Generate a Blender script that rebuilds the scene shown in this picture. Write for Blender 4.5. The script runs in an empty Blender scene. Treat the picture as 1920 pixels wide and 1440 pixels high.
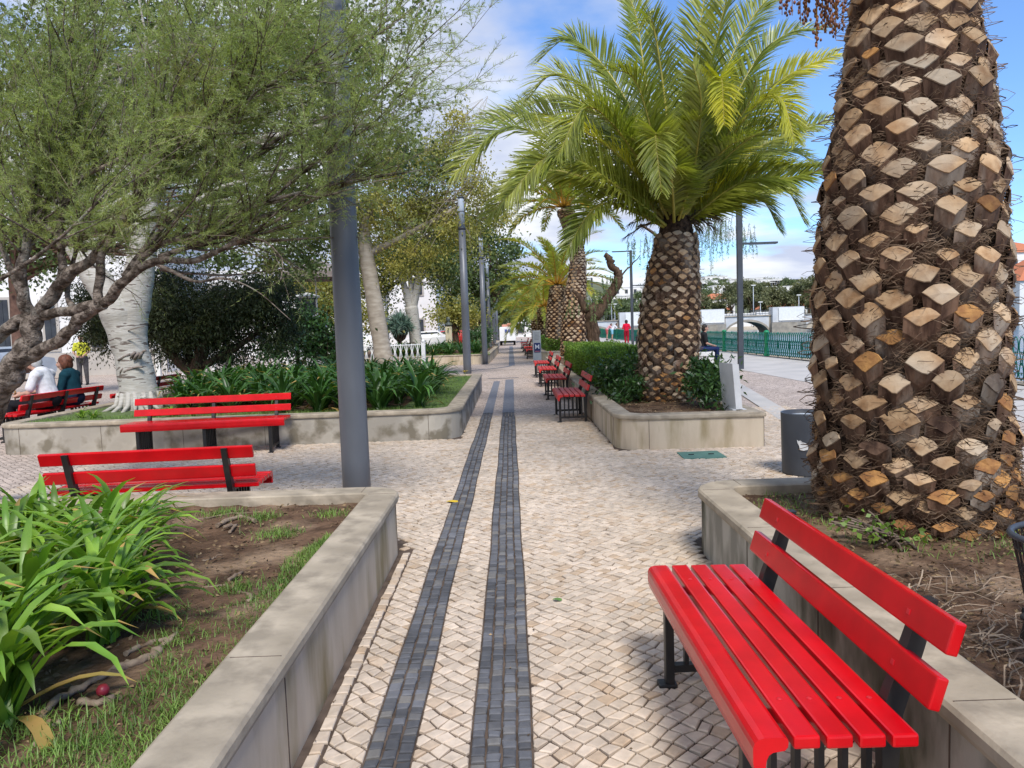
import bpy, bmesh, math, random
import numpy as np
from mathutils import Vector, Matrix, Euler, Quaternion
R = math.radians
PI = math.pi
random.seed(7)
rng = np.random.default_rng(7)
scene = bpy.context.scene
COL = scene.collection

# ------------------------------------------------------------------ camera
HC = 1.5
FPX = 1400.0
PITCH, ROLL = R(4.37), R(2.0)
sp, cp, sr, cr = math.sin(PITCH), math.cos(PITCH), math.sin(ROLL), math.cos(ROLL)
FW = Vector((0, cp, -sp)); R0 = Vector((1, 0, 0)); U0 = Vector((0, sp, cp))
RT = cr * R0 - sr * U0
UP = sr * R0 + cr * U0
cam = bpy.data.objects.new('camera', bpy.data.cameras.new('camera'))
COL.objects.link(cam)
cam.matrix_world = Matrix(((RT.x, UP.x, -FW.x, 0), (RT.y, UP.y, -FW.y, 0), (RT.z, UP.z, -FW.z, HC), (0, 0, 0, 1)))
cam.data.sensor_width = 36
cam.data.lens = 36 * FPX / 1920
cam.data.clip_start = 0.05
cam.data.clip_end = 3000
scene.camera = cam

# ------------------------------------------------------------------ light
SUN_EL, SUN_AZ = R(52), R(168)      # azimuth from +Y towards +X
sd = Vector((math.cos(SUN_EL) * math.sin(SUN_AZ), math.cos(SUN_EL) * math.cos(SUN_AZ), math.sin(SUN_EL)))
sun = bpy.data.objects.new('sun', bpy.data.lights.new('sun', 'SUN'))
COL.objects.link(sun)
sun.data.energy = 2.8
sun.data.angle = R(16)
sun.data.color = (1.0, 0.95, 0.88)
sun.rotation_euler = (-sd).to_track_quat('-Z', 'Y').to_euler()
w = bpy.data.worlds.new('World'); scene.world = w; w.use_nodes = True
nt = w.node_tree; nt.nodes.clear()
def N(t, **k):
    n = nt.nodes.new(t)
    for a, b in k.items(): setattr(n, a, b)
    return n
L = lambda a, b: nt.links.new(a, b)
out = N('ShaderNodeOutputWorld'); bg = N('ShaderNodeBackground'); bg.inputs[1].default_value = 0.14
sky = N('ShaderNodeTexSky', sky_type='NISHITA'); sky.sun_disc = False
sky.sun_elevation = SUN_EL; sky.sun_rotation = SUN_AZ
sky.altitude = 0; sky.air_density = 1.0; sky.dust_density = 0.1; sky.ozone_density = 5.0
tc = N('ShaderNodeTexCoord'); sx = N('ShaderNodeSeparateXYZ'); L(tc.outputs['Generated'], sx.inputs[0])
zz = N('ShaderNodeMath', operation='MAXIMUM'); L(sx.outputs[2], zz.inputs[0]); zz.inputs[1].default_value = 0.0
za = N('ShaderNodeMath', operation='ADD'); L(zz.outputs[0], za.inputs[0]); za.inputs[1].default_value = 0.16
dx = N('ShaderNodeMath', operation='DIVIDE'); L(sx.outputs[0], dx.inputs[0]); L(za.outputs[0], dx.inputs[1])
dy = N('ShaderNodeMath', operation='DIVIDE'); L(sx.outputs[1], dy.inputs[0]); L(za.outputs[0], dy.inputs[1])
cx = N('ShaderNodeCombineXYZ'); L(dx.outputs[0], cx.inputs[0]); L(dy.outputs[0], cx.inputs[1])
n1 = N('ShaderNodeTexNoise'); n1.inputs['Scale'].default_value = 1.15; n1.inputs['Detail'].default_value = 9; n1.inputs['Roughness'].default_value = 0.52
mpw = N('ShaderNodeMapping'); mpw.inputs[1].default_value = (3.1, 1.7, 0.4); L(cx.outputs[0], mpw.inputs[0]); L(mpw.outputs[0], n1.inputs['Vector'])
# clear blue towards the right of the view
bias = N('ShaderNodeMapRange'); bias.inputs[1].default_value = -0.15; bias.inputs[2].default_value = 0.62; bias.inputs[3].default_value = 0.11; bias.inputs[4].default_value = -0.15
L(sx.outputs[0], bias.inputs[0])
low = N('ShaderNodeMapRange'); low.inputs[1].default_value = 0.03; low.inputs[2].default_value = 0.30; low.inputs[3].default_value = 0.11; low.inputs[4].default_value = 0.0
L(sx.outputs[2], low.inputs[0])
s1 = N('ShaderNodeMath', operation='ADD'); L(n1.outputs[0], s1.inputs[0]); L(bias.outputs[0], s1.inputs[1])
s2 = N('ShaderNodeMath', operation='ADD'); L(s1.outputs[0], s2.inputs[0]); L(low.outputs[0], s2.inputs[1])
ramp = N('ShaderNodeValToRGB'); ramp.color_ramp.elements[0].position = 0.46; ramp.color_ramp.elements[1].position = 0.60
ramp.color_ramp.elements[0].color = (0.06, 0.06, 0.06, 1); ramp.color_ramp.elements[1].color = (1, 1, 1, 1)
L(s2.outputs[0], ramp.inputs[0])
n2 = N('ShaderNodeTexNoise'); n2.inputs['Scale'].default_value = 1.6; n2.inputs['Detail'].default_value = 6
L(mpw.outputs[0], n2.inputs['Vector'])
cr2 = N('ShaderNodeValToRGB'); cr2.color_ramp.elements[0].position = 0.40; cr2.color_ramp.elements[1].position = 0.62
cr2.color_ramp.elements[0].color = (3.0, 3.35, 4.3, 1); cr2.color_ramp.elements[1].color = (5.0, 5.15, 5.4, 1)
L(n2.outputs[0], cr2.inputs[0])
mx = N('ShaderNodeMixRGB'); tint = N('ShaderNodeMixRGB', blend_type='MULTIPLY'); tint.inputs[0].default_value = 1; tint.inputs[2].default_value = (0.70, 0.88, 1.08, 1); L(sky.outputs[0], tint.inputs[1])
L(ramp.outputs[0], mx.inputs[0]); L(tint.outputs[0], mx.inputs[1]); L(cr2.outputs[0], mx.inputs[2])
L(mx.outputs[0], bg.inputs[0]); L(bg.outputs[0], out.inputs[0])
vs = scene.view_settings
vs.view_transform = 'Standard'; vs.look = 'None'; vs.exposure = 0.58; vs.gamma = 1; vs.use_curve_mapping = False
scene.render.engine = 'CYCLES'
scene.cycles.max_bounces = 6
scene.cycles.diffuse_bounces = 3
scene.cycles.transparent_max_bounces = 6
scene.cycles.caustics_reflective = False
scene.cycles.caustics_refractive = False

# ------------------------------------------------------------------ measuring
def ray(px, py):
    return FW + (px - 960) / FPX * RT + (720 - py) / FPX * UP
def at(px, py, z=0.0):            # point of the level z seen at a photo pixel
    d = ray(px, py); t = (z - HC) / d.z
    return Vector((d.x * t, d.y * t, z))
def aty(px, py, Y):               # point at distance Y seen at a photo pixel
    d = ray(px, py); t = Y / d.y
    return Vector((d.x * t, Y, HC + d.z * t))

# ------------------------------------------------------------------ mesh helpers
def tag(o, label=None, cat=None, group=None, kind=None):
    if label: o['label'] = label
    if cat: o['category'] = cat
    if group: o['group'] = group
    if kind: o['kind'] = kind
    return o
def empty(name, loc=(0, 0, 0), rz=0, label=None, cat=None, group=None):
    o = bpy.data.objects.new(name, None); COL.objects.link(o)
    o.location = loc; o.rotation_euler = (0, 0, rz); o.empty_display_size = 0.2
    return tag(o, label, cat, group)
def link(name, me, parent=None, mats=()):
    for m in mats: me.materials.append(m)
    o = bpy.data.objects.new(name, me); COL.objects.link(o)
    if parent: o.parent = parent
    return o
def aslist(m): return m if isinstance(m, (list, tuple)) else [m]
def npmesh(name, V, F, mats, parent=None, mi=None, smooth=False):
    V = np.asarray(V, dtype=np.float32).reshape(-1, 3); F = np.asarray(F, dtype=np.int32); k = F.shape[1]
    me = bpy.data.meshes.new(name)
    me.vertices.add(len(V)); me.vertices.foreach_set('co', V.ravel())
    me.loops.add(F.size); me.loops.foreach_set('vertex_index', F.ravel())
    me.polygons.add(len(F)); me.polygons.foreach_set('loop_start', np.arange(0, F.size, k, dtype=np.int32))
    me.polygons.foreach_set('loop_total', np.full(len(F), k, dtype=np.int32))
    if mi is not None: me.polygons.foreach_set('material_index', np.asarray(mi, dtype=np.int32))
    if smooth: me.polygons.foreach_set('use_smooth', np.ones(len(F), dtype=bool))
    me.update(calc_edges=True); me.validate()
    return link(name, me, parent, aslist(mats))
class MB:
    def __init__(s): s.v = []; s.f = []; s.m = []; s.sm = []
    def add(s, vs, fs, m=0, sm=False):
        b = len(s.v); s.v += [tuple(v) for v in vs]
        for f in fs: s.f.append(tuple(i + b for i in f)); s.m.append(m); s.sm.append(sm)
    def box(s, c, sz, rot=None, m=0, bev=0.0):
        hx, hy, hz = sz[0] / 2, sz[1] / 2, sz[2] / 2
        if bev > 0:
            bm = bmesh.new(); bmesh.ops.create_cube(bm, size=1)
            for v in bm.verts: v.co = Vector((v.co.x * sz[0], v.co.y * sz[1], v.co.z * sz[2]))
            bmesh.ops.bevel(bm, geom=list(bm.edges), offset=bev, segments=2, profile=0.6, affect='EDGES')
            vs = [v.co.copy() for v in bm.verts]; fs = [[v.index for v in f.verts] for f in bm.faces]; bm.free()
        else:
            vs = [Vector((x * hx, y * hy, z * hz)) for x in (-1, 1) for y in (-1, 1) for z in (-1, 1)]
            fs = [(0, 1, 3, 2), (4, 6, 7, 5), (0, 4, 5, 1), (2, 3, 7, 6), (0, 2, 6, 4), (1, 5, 7, 3)]
        if rot is not None: vs = [rot @ v for v in vs]
        s.add([v + Vector(c) for v in vs], fs, m)
    def tube(s, pts, rad, n=8, m=0, caps=True, sm=True, flat=1.0):
        pts = [Vector(p) for p in pts]
        if not hasattr(rad, '__len__'): rad = [rad] * len(pts)
        t0 = (pts[1] - pts[0]).normalized()
        a = Vector((0, 0, 1)) if abs(t0.z) < 0.9 else Vector((1, 0, 0))
        u = t0.cross(a).normalized(); vs = []
        for i, p in enumerate(pts):
            t = (pts[min(i + 1, len(pts) - 1)] - pts[max(i - 1, 0)])
            t = t.normalized() if t.length > 1e-9 else t0
            u = (u - t * u.dot(t)); u = u.normalized() if u.length > 1e-6 else t.orthogonal().normalized()
            w_ = t.cross(u)
            for k in range(n):
                an = 2 * PI * k / n
                vs.append(p + (u * math.cos(an) + w_ * math.sin(an) * flat) * rad[i])
        fs = [(i * n + k, i * n + (k + 1) % n, (i + 1) * n + (k + 1) % n, (i + 1) * n + k) for i in range(len(pts) - 1) for k in range(n)]
        s.add(vs, fs, m, sm)
        if caps:
            b = len(s.v) - len(vs)
            s.f.append(tuple(b + k for k in range(n))[::-1]); s.m.append(m); s.sm.append(False)
            s.f.append(tuple(b + (len(pts) - 1) * n + k for k in range(n))); s.m.append(m); s.sm.append(False)
    def lathe(s, prof, c=(0, 0, 0), n=16, m=0, sm=True, caps=True):
        c = Vector(c); vs = [c + Vector((r * math.cos(2 * PI * k / n), r * math.sin(2 * PI * k / n), z)) for r, z in prof for k in range(n)]
        fs = [(i * n + k, i * n + (k + 1) % n, (i + 1) * n + (k + 1) % n, (i + 1) * n + k) for i in range(len(prof) - 1) for k in range(n)]
        if caps: fs += [tuple(range(n))[::-1], tuple((len(prof) - 1) * n + k for k in range(n))]
        s.add(vs, fs, m, sm)
    def prism(s, poly, z0, z1, m=0):      # polygon in xy, counter clockwise
        n = len(poly)
        vs = [(x, y, z0) for x, y in poly] + [(x, y, z1) for x, y in poly]
        s.add(vs, [tuple(range(n))[::-1], tuple(range(n, 2 * n))] + [(i, (i + 1) % n, n + (i + 1) % n, n + i) for i in range(n)], m)
    def build(s, name, mats, parent=None, loc=None):
        me = bpy.data.meshes.new(name); me.from_pydata(s.v, [], s.f)
        me.polygons.foreach_set('material_index', s.m); me.polygons.foreach_set('use_smooth', s.sm)
        me.update()
        o = link(name, me, parent, aslist(mats))
        if loc is not None: o.location = loc
        return o
def copy_tree(o, parent=None):
    c = o.copy(); COL.objects.link(c); c.parent = parent
    for ch in list(o.children): copy_tree(ch, c)
    return c

# ------------------------------------------------------------------ materials
def mat(name, c1, c2=None, rough=0.7, scale=5.0, detail=4, bump=0.0, bscale=None, spec=0.4, lo=0.35, hi=0.65, c3=None, s3=1.0,
        island=0.0, trans=0.0, metal=0.0, coat=0.0, stretch=None, lo3=0.5, hi3=0.7, voronoi=None, bdist=0.01, sheen=0.0):
    m = bpy.data.materials.new(name); m.use_nodes = True; t = m.node_tree; t.nodes.clear()
    def n(ty, **k):
        x = t.nodes.new(ty)
        for a, b in k.items(): setattr(x, a, b)
        return x
    l = lambda a, b: t.links.new(a, b)
    o = n('ShaderNodeOutputMaterial'); p = n('ShaderNodeBsdfPrincipled'); l(p.outputs[0], o.inputs[0])
    p.inputs['Roughness'].default_value = rough; p.inputs['Specular IOR Level'].default_value = spec
    p.inputs['Metallic'].default_value = metal; p.inputs['Coat Weight'].default_value = coat; p.inputs['Coat Roughness'].default_value = 0.08
    tcn = n('ShaderNodeTexCoord'); vec = tcn.outputs['Object']
    if stretch:
        mp = n('ShaderNodeMapping'); mp.inputs[3].default_value = stretch; l(vec, mp.inputs[0]); vec = mp.outputs[0]
    def noise(sc, de=detail):
        x = n('ShaderNodeTexNoise'); x.inputs['Scale'].default_value = sc; x.inputs['Detail'].default_value = de; l(vec, x.inputs['Vector']); return x
    c2 = c2 or tuple(v * 0.75 for v in c1)
    nz = noise(scale)
    rp = n('ShaderNodeValToRGB'); e = rp.color_ramp.elements; e[0].position = lo; e[1].position = hi
    e[0].color = (*c2, 1); e[1].color = (*c1, 1); l(nz.outputs[0], rp.inputs[0]); col = rp.outputs[0]
    if c3:
        n3 = noise(s3); r3 = n('ShaderNodeMapRange'); r3.inputs[1].default_value = lo3; r3.inputs[2].default_value = hi3; l(n3.outputs[0], r3.inputs[0])
        mm = n('ShaderNodeMixRGB'); l(r3.outputs[0], mm.inputs[0]); l(col, mm.inputs[1]); mm.inputs[2].default_value = (*c3, 1); col = mm.outputs[0]
    if island > 0:
        g = n('ShaderNodeNewGeometry'); mr = n('ShaderNodeMapRange'); mr.inputs[3].default_value = 1 - island; mr.inputs[4].default_value = 1 + island
        l(g.outputs['Random Per Island'], mr.inputs[0]); mu = n('ShaderNodeMixRGB', blend_type='MULTIPLY'); mu.inputs[0].default_value = 1
        l(col, mu.inputs[1]); l(mr.outputs[0], mu.inputs[2]); col = mu.outputs[0]
    l(col, p.inputs['Base Color'])
    if bump > 0:
        bn = noise(bscale or scale * 3, 6); bb = n('ShaderNodeBump'); bb.inputs['Strength'].default_value = bump; bb.inputs['Distance'].default_value = bdist
        l(bn.outputs[0], bb.inputs['Height']); l(bb.outputs[0], p.inputs['Normal'])
    if trans > 0:
        tr = n('ShaderNodeBsdfTranslucent'); hs = n('ShaderNodeMixRGB', blend_type='MULTIPLY'); hs.inputs[0].default_value = 1
        l(col, hs.inputs[1]); hs.inputs[2].default_value = (1.5, 1.6, 0.6, 1); l(hs.outputs[0], tr.inputs[0])
        ms = n('ShaderNodeMixShader'); ms.inputs[0].default_value = trans
        l(p.outputs[0], ms.inputs[1]); l(tr.outputs[0], ms.inputs[2]); l(ms.outputs[0], o.inputs[0])
    return m
M = {}
M['red'] = mat('red_paint', (0.63, 0.003, 0.008), (0.50, 0.002, 0.006), rough=0.27, scale=7, spec=0.38, coat=0.08, c3=(0.42, 0.004, 0.008), s3=3, lo3=.6, hi3=.9, bump=0.09, bscale=60, bdist=0.002)
M['red_old'] = mat('weathered_red_paint', (0.56, 0.035, 0.03), (0.44, 0.02, 0.02), rough=0.5, scale=14, spec=0.4, bump=0.1, bscale=60, bdist=0.002)
M['black'] = mat('black_iron', (0.012, 0.012, 0.013), (0.02, 0.018, 0.017), rough=0.42, scale=20, spec=0.5)
M['bolt'] = mat('red_bolt', (0.62, 0.02, 0.03), rough=0.35)
M['post'] = mat('grey_paint', (0.125, 0.133, 0.148), (0.085, 0.090, 0.102), rough=0.42, scale=2.5, spec=0.5, stretch=(1, 1, 0.3), c3=(0.20, 0.22, 0.26), s3=5, lo3=0.6, hi3=0.8)
M['post_dark'] = mat('dark_grey_paint', (0.06, 0.068, 0.08), (0.045, 0.05, 0.06), rough=0.45, scale=3)
M['glass'] = mat('frosted_lamp', (0.42, 0.47, 0.52), (0.34, 0.38, 0.43), rough=0.25, scale=3)
M['coping'] = mat('stone_coping', (0.47, 0.395, 0.295), (0.28, 0.235, 0.175), rough=0.9, scale=9, detail=12, bump=0.7, bscale=30, c3=(0.21, 0.175, 0.125), s3=4.5, lo3=0.50, hi3=0.75, lo=0.36, hi=0.64, bdist=0.005, spec=0.25)
M['wall'] = mat('stained_stone', (0.58, 0.485, 0.36), (0.49, 0.40, 0.29), rough=0.85, scale=2.4, detail=8, bump=0.3, bscale=30, c3=(0.23, 0.175, 0.07), s3=1.5, lo3=0.50, hi3=0.74, lo=0.36, hi=0.64, stretch=(3.0, 3.0, 0.8), bdist=0.004)
M['wall_dark'] = mat('mossy_stone', (0.42, 0.39, 0.33), (0.24, 0.225, 0.185), rough=0.85, scale=2.6, detail=9, bump=0.3, bscale=30, c3=(0.075, 0.075, 0.045), s3=2.3, lo3=0.49, hi3=0.68, lo=0.42, hi=0.58, stretch=(2.4, 2.4, 0.9), bdist=0.004)
M['wall_mid'] = mat('mottled_stone', (0.46, 0.42, 0.35), (0.33, 0.30, 0.25), rough=0.85, scale=1.7, detail=10, bump=0.3, bscale=30, c3=(0.19, 0.165, 0.12), s3=3.4, lo3=0.48, hi3=0.60, lo=.42, hi=.6, bdist=0.004)
M['soil'] = mat('dry_soil', (0.165, 0.10, 0.062), (0.06, 0.036, 0.023), rough=0.95, scale=7, detail=10, bump=0.9, bscale=28, c3=(0.29, 0.20, 0.13), s3=2.5, bdist=0.03, spec=0.1)
M['root'] = mat('root_bark', (0.30, 0.23, 0.165), (0.17, 0.12, 0.085), rough=0.9, scale=20, bump=0.5, spec=0.15)
M['joint'] = mat('sandy_joint', (0.135, 0.10, 0.078), (0.065, 0.048, 0.038), rough=0.95, scale=9, detail=8, spec=0.1)
M['dark'] = mat('dark_interior', (0.01, 0.01, 0.01), rough=0.9)
M['white'] = mat('white_paint', (0.80, 0.80, 0.78), (0.72, 0.72, 0.70), rough=0.6, scale=3)
M['whitestone'] = mat('white_concrete', (0.66, 0.66, 0.65), (0.56, 0.56, 0.55), rough=0.65, scale=4)
M['slab'] = mat('pale_slab', (0.50, 0.47, 0.43), (0.42, 0.40, 0.37), rough=0.8, scale=1.2, detail=8)
M['green_iron'] = mat('green_iron_paint', (0.0, 0.17, 0.115), (0.0, 0.12, 0.085), rough=0.4, scale=6)
M['green_post'] = mat('green_post_paint', (0.01, 0.24, 0.10), (0.005, 0.18, 0.07), rough=0.4, scale=6)
M['tile'] = mat('orange_roof', (0.56, 0.20, 0.09), (0.42, 0.14, 0.07), rough=0.8, scale=8)
M['window'] = mat('window_glass', (0.05, 0.06, 0.07), (0.03, 0.035, 0.045), rough=0.15, scale=2)
def stone_mat(name, c1, c2, c3, isl, rough=0.75):
    m = mat(name, c1, c2, rough=rough, scale=1.3, detail=6, bump=0.35, bscale=45, bdist=0.004, island=isl)
    t = m.node_tree; p = [x for x in t.nodes if x.type == 'BSDF_PRINCIPLED'][0]
    src = p.inputs['Base Color'].links[0].from_socket
    g = t.nodes.new('ShaderNodeNewGeometry'); wn = t.nodes.new('ShaderNodeTexWhiteNoise'); wn.noise_dimensions = '1D'
    t.links.new(g.outputs['Random Per Island'], wn.inputs['W'])
    mr = t.nodes.new('ShaderNodeMapRange'); mr.inputs[1].default_value = 0.72; mr.inputs[2].default_value = 1.0
    t.links.new(wn.outputs[0], mr.inputs[0])
    mx_ = t.nodes.new('ShaderNodeMixRGB'); t.links.new(mr.outputs[0], mx_.inputs[0]); t.links.new(src, mx_.inputs[1]); mx_.inputs[2].default_value = (*c3, 1)
    fn = t.nodes.new('ShaderNodeTexNoise'); fn.inputs['Scale'].default_value = 26; fn.inputs['Detail'].default_value = 6
    tcn = t.nodes.new('ShaderNodeTexCoord'); t.links.new(tcn.outputs['Object'], fn.inputs['Vector'])
    m2 = t.nodes.new('ShaderNodeMapRange'); m2.inputs[1].default_value = 0.3; m2.inputs[2].default_value = 0.7; m2.inputs[3].default_value = 0.84; m2.inputs[4].default_value = 1.1
    t.links.new(fn.outputs[0], m2.inputs[0])
    mu = t.nodes.new('ShaderNodeMixRGB'); mu.blend_type = 'MULTIPLY'; mu.inputs[0].default_value = 1
    t.links.new(mx_.outputs[0], mu.inputs[1]); t.links.new(m2.outputs[0], mu.inputs[2])
    t.links.new(mu.outputs[0], p.inputs['Base Color'])
    return m
M['pale_stone'] = stone_mat('limestone_sett', (0.62, 0.51, 0.40), (0.50, 0.41, 0.315), (0.48, 0.355, 0.24), 0.13)
M['dark_stone'] = stone_mat('basalt_sett', (0.128, 0.130, 0.140), (0.082, 0.084, 0.091), (0.19, 0.178, 0.16), 0.34, 0.85)
def cobble_mat():
    m = bpy.data.materials.new('far_setts'); m.use_nodes = True; t = m.node_tree; p = t.nodes['Principled BSDF']
    l = lambda a, b: t.links.new(a, b)
    tcn = t.nodes.new('ShaderNodeTexCoord'); mp = t.nodes.new('ShaderNodeMapping'); mp.inputs[2].default_value = (0, 0, R(45)); l(tcn.outputs['Object'], mp.inputs[0])
    v1 = t.nodes.new('ShaderNodeTexVoronoi'); v1.feature = 'DISTANCE_TO_EDGE'; v1.inputs['Scale'].default_value = 14; v1.inputs['Randomness'].default_value = 0.45
    v2 = t.nodes.new('ShaderNodeTexVoronoi'); v2.inputs['Scale'].default_value = 14; v2.inputs['Randomness'].default_value = 0.45
    l(mp.outputs[0], v1.inputs['Vector']); l(mp.outputs[0], v2.inputs['Vector'])
    n1_ = t.nodes.new('ShaderNodeTexNoise'); n1_.inputs['Scale'].default_value = 0.9; n1_.inputs['Detail'].default_value = 8; l(tcn.outputs['Object'], n1_.inputs['Vector'])
    rp = t.nodes.new('ShaderNodeValToRGB'); rp.color_ramp.elements[0].position = 0.3; rp.color_ramp.elements[1].position = 0.7
    rp.color_ramp.elements[0].color = (0.47, 0.38, 0.31, 1); rp.color_ramp.elements[1].color = (0.58, 0.475, 0.40, 1); l(n1_.outputs[0], rp.inputs[0])
    sp_ = t.nodes.new('ShaderNodeSeparateColor'); l(v2.outputs['Color'], sp_.inputs[0])
    mr = t.nodes.new('ShaderNodeMapRange'); mr.inputs[3].default_value = 0.72; mr.inputs[4].default_value = 1.12; l(sp_.outputs[0], mr.inputs[0])
    mu = t.nodes.new('ShaderNodeMixRGB'); mu.blend_type = 'MULTIPLY'; mu.inputs[0].default_value = 1; l(rp.outputs[0], mu.inputs[1]); l(mr.outputs[0], mu.inputs[2])
    st = t.nodes.new('ShaderNodeMapRange'); st.inputs[1].default_value = 0.03; st.inputs[2].default_value = 0.09; l(v1.outputs[0], st.inputs[0])
    mj = t.nodes.new('ShaderNodeMixRGB'); l(st.outputs[0], mj.inputs[0]); mj.inputs[1].default_value = (0.15, 0.11, 0.085, 1); l(mu.outputs[0], mj.inputs[2])
    l(mj.outputs[0], p.inputs['Base Color']); p.inputs['Roughness'].default_value = 0.8
    bb = t.nodes.new('ShaderNodeBump'); bb.inputs['Strength'].default_value = 0.5; bb.inputs['Distance'].default_value = 0.01; l(st.outputs[0], bb.inputs['Height']); l(bb.outputs[0], p.inputs['Normal'])
    return m
M['cobble'] = cobble_mat()
# foliage
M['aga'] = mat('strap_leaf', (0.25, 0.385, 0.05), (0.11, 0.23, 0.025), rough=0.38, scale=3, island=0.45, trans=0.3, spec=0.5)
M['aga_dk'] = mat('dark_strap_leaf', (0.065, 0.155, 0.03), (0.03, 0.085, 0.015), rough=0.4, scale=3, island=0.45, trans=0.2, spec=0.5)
M['aga_dry'] = mat('dry_strap_leaf', (0.42, 0.26, 0.08), (0.30, 0.24, 0.06), rough=0.7, scale=8, island=0.4, trans=0.2)
M['grass'] = mat('grass_blade', (0.20, 0.31, 0.065), (0.11, 0.19, 0.035), rough=0.5, scale=4, island=0.4, trans=0.25)
M['lawn'] = mat('lawn', (0.12, 0.17, 0.05), (0.07, 0.10, 0.03), rough=0.9, scale=12, detail=8, bump=0.6, bscale=60, bdist=0.01)
M['tam'] = mat('feathery_leaf', (0.36, 0.42, 0.17), (0.24, 0.30, 0.115), rough=0.6, scale=0.9, island=0.35, trans=0.42, c3=(0.26, 0.20, 0.07), s3=1.6, lo3=0.62, hi3=0.8)
M['tam_bark'] = mat('tamarisk_bark', (0.27, 0.22, 0.18), (0.08, 0.062, 0.048), rough=0.95, scale=16, detail=10, bump=1.0, bscale=34, lo=.42, hi=.6, c3=(0.30, 0.28, 0.24), s3=5, lo3=.55, hi3=.7, spec=0.08, bdist=0.04)
M['twig'] = mat('thin_twig', (0.22, 0.17, 0.13), (0.11, 0.08, 0.06), rough=0.9, scale=3, spec=0.15)
M['poplar_leaf'] = mat('poplar_leaf', (0.12, 0.165, 0.055), (0.065, 0.10, 0.035), rough=0.45, scale=0.8, island=0.5, trans=0.3, c3=(0.25, 0.23, 0.06), s3=0.5, lo3=0.6, hi3=0.75)
M['yellow_leaf'] = mat('yellowing_leaf', (0.40, 0.35, 0.10), (0.23, 0.25, 0.075), rough=0.5, scale=0.7, island=0.45, trans=0.4)
M['dark_leaf'] = mat('dark_evergreen_leaf', (0.065, 0.08, 0.024), (0.025, 0.036, 0.011), rough=0.6, scale=2.0, island=0.5, trans=0.12, c3=(0.10, 0.115, 0.03), s3=1.6, lo3=0.55, hi3=0.72)
M['shrub_leaf'] = mat('glossy_shrub_leaf', (0.065, 0.14, 0.035), (0.03, 0.075, 0.018), rough=0.35, scale=3, island=0.5, trans=0.2, spec=0.6)
M['hedge_leaf'] = mat('clipped_hedge_leaf', (0.20, 0.31, 0.05), (0.11, 0.19, 0.03), rough=0.5, scale=3, island=0.45, trans=0.3)
M['far_leaf'] = mat('olive_far_leaf', (0.22, 0.225, 0.11), (0.12, 0.135, 0.065), rough=0.7, scale=0.15, island=0.4, trans=0.2, c3=(0.20, 0.19, 0.10), s3=0.1)
M['far_green'] = mat('green_far_leaf', (0.17, 0.22, 0.10), (0.10, 0.14, 0.065), rough=0.7, scale=0.15, island=0.4, trans=0.2)
M['pepper_leaf'] = mat('pepper_tree_leaf', (0.18, 0.27, 0.10), (0.11, 0.18, 0.07), rough=0.6, scale=2, island=0.35, trans=0.35)
M['dragon_leaf'] = mat('blue_green_blade', (0.16, 0.25, 0.19), (0.08, 0.14, 0.10), rough=0.5, scale=3, island=0.4)
M['frond'] = mat('palm_leaflet', (0.33, 0.345, 0.06), (0.17, 0.215, 0.03), rough=0.38, scale=0.8, island=0.35, trans=0.3, spec=0.55)
M['frond_y'] = mat('yellow_palm_leaflet', (0.50, 0.46, 0.04), (0.34, 0.35, 0.04), rough=0.4, scale=1.2, island=0.3, trans=0.4)
M['frond_g'] = mat('far_palm_leaflet', (0.36, 0.37, 0.065), (0.20, 0.25, 0.05), rough=0.45, scale=0.4, island=0.35, trans=0.35)  # slightly lighter leaflet green, used on the far palms
M['petiole'] = mat('palm_stalk', (0.40, 0.34, 0.06), (0.26, 0.24, 0.05), rough=0.4, scale=3)
M['petiole_o'] = mat('orange_palm_stalk', (0.58, 0.30, 0.03), (0.42, 0.25, 0.03), rough=0.4, scale=3)
M['dry_frond'] = mat('dead_frond', (0.16, 0.12, 0.07), (0.07, 0.05, 0.03), rough=0.9, scale=3, island=0.4)
M['palm_core'] = mat('palm_trunk_fibre', (0.10, 0.062, 0.04), (0.02, 0.012, 0.008), rough=0.95, scale=14, detail=8, bump=1.0, bscale=45, bdist=0.03, spec=0.1)
M['stub_side'] = mat('leaf_base_bark', (0.15, 0.088, 0.056), (0.042, 0.021, 0.013), rough=0.8, scale=11, detail=7, bump=0.5, bscale=30, island=0.35, spec=0.2, c3=(0.23, 0.19, 0.15), s3=3, lo3=0.52, hi3=0.66, stretch=(1.6, 1.6, 0.35), bdist=0.012)
M['stub_cut'] = mat('cut_leaf_base', (0.44, 0.30, 0.17), (0.27, 0.155, 0.075), rough=0.8, scale=14, detail=9, bump=0.4, bscale=50, island=0.25, spec=0.2, c3=(0.43, 0.36, 0.27), s3=3, lo3=0.45, hi3=0.7, bdist=0.006)
M['stub_cut_o'] = mat('old_cut_leaf_base', (0.40, 0.21, 0.07), (0.20, 0.09, 0.035), rough=0.8, scale=12, detail=8, bump=0.6, bscale=50, island=0.35, spec=0.2, bdist=0.008)
M['fibre'] = mat('palm_hair', (0.27, 0.19, 0.125), (0.085, 0.05, 0.032), rough=0.85, scale=6, island=0.6, spec=0.15)
M['white_bark'] = mat('white_poplar_bark', (0.52, 0.50, 0.45), (0.36, 0.335, 0.29), rough=0.85, scale=3, detail=10, bump=0.6, bscale=10, c3=(0.16, 0.13, 0.11), s3=3.0, lo3=0.585, hi3=0.62, stretch=(1.2, 1.2, 7.0), bdist=0.015, spec=0.2)
M['pale_bark'] = mat('pale_grey_bark', (0.42, 0.37, 0.30), (0.28, 0.24, 0.19), rough=0.85, scale=4, detail=8, bump=0.4, bscale=14, stretch=(0.8, 0.8, 2.5), bdist=0.015, spec=0.2)
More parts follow.
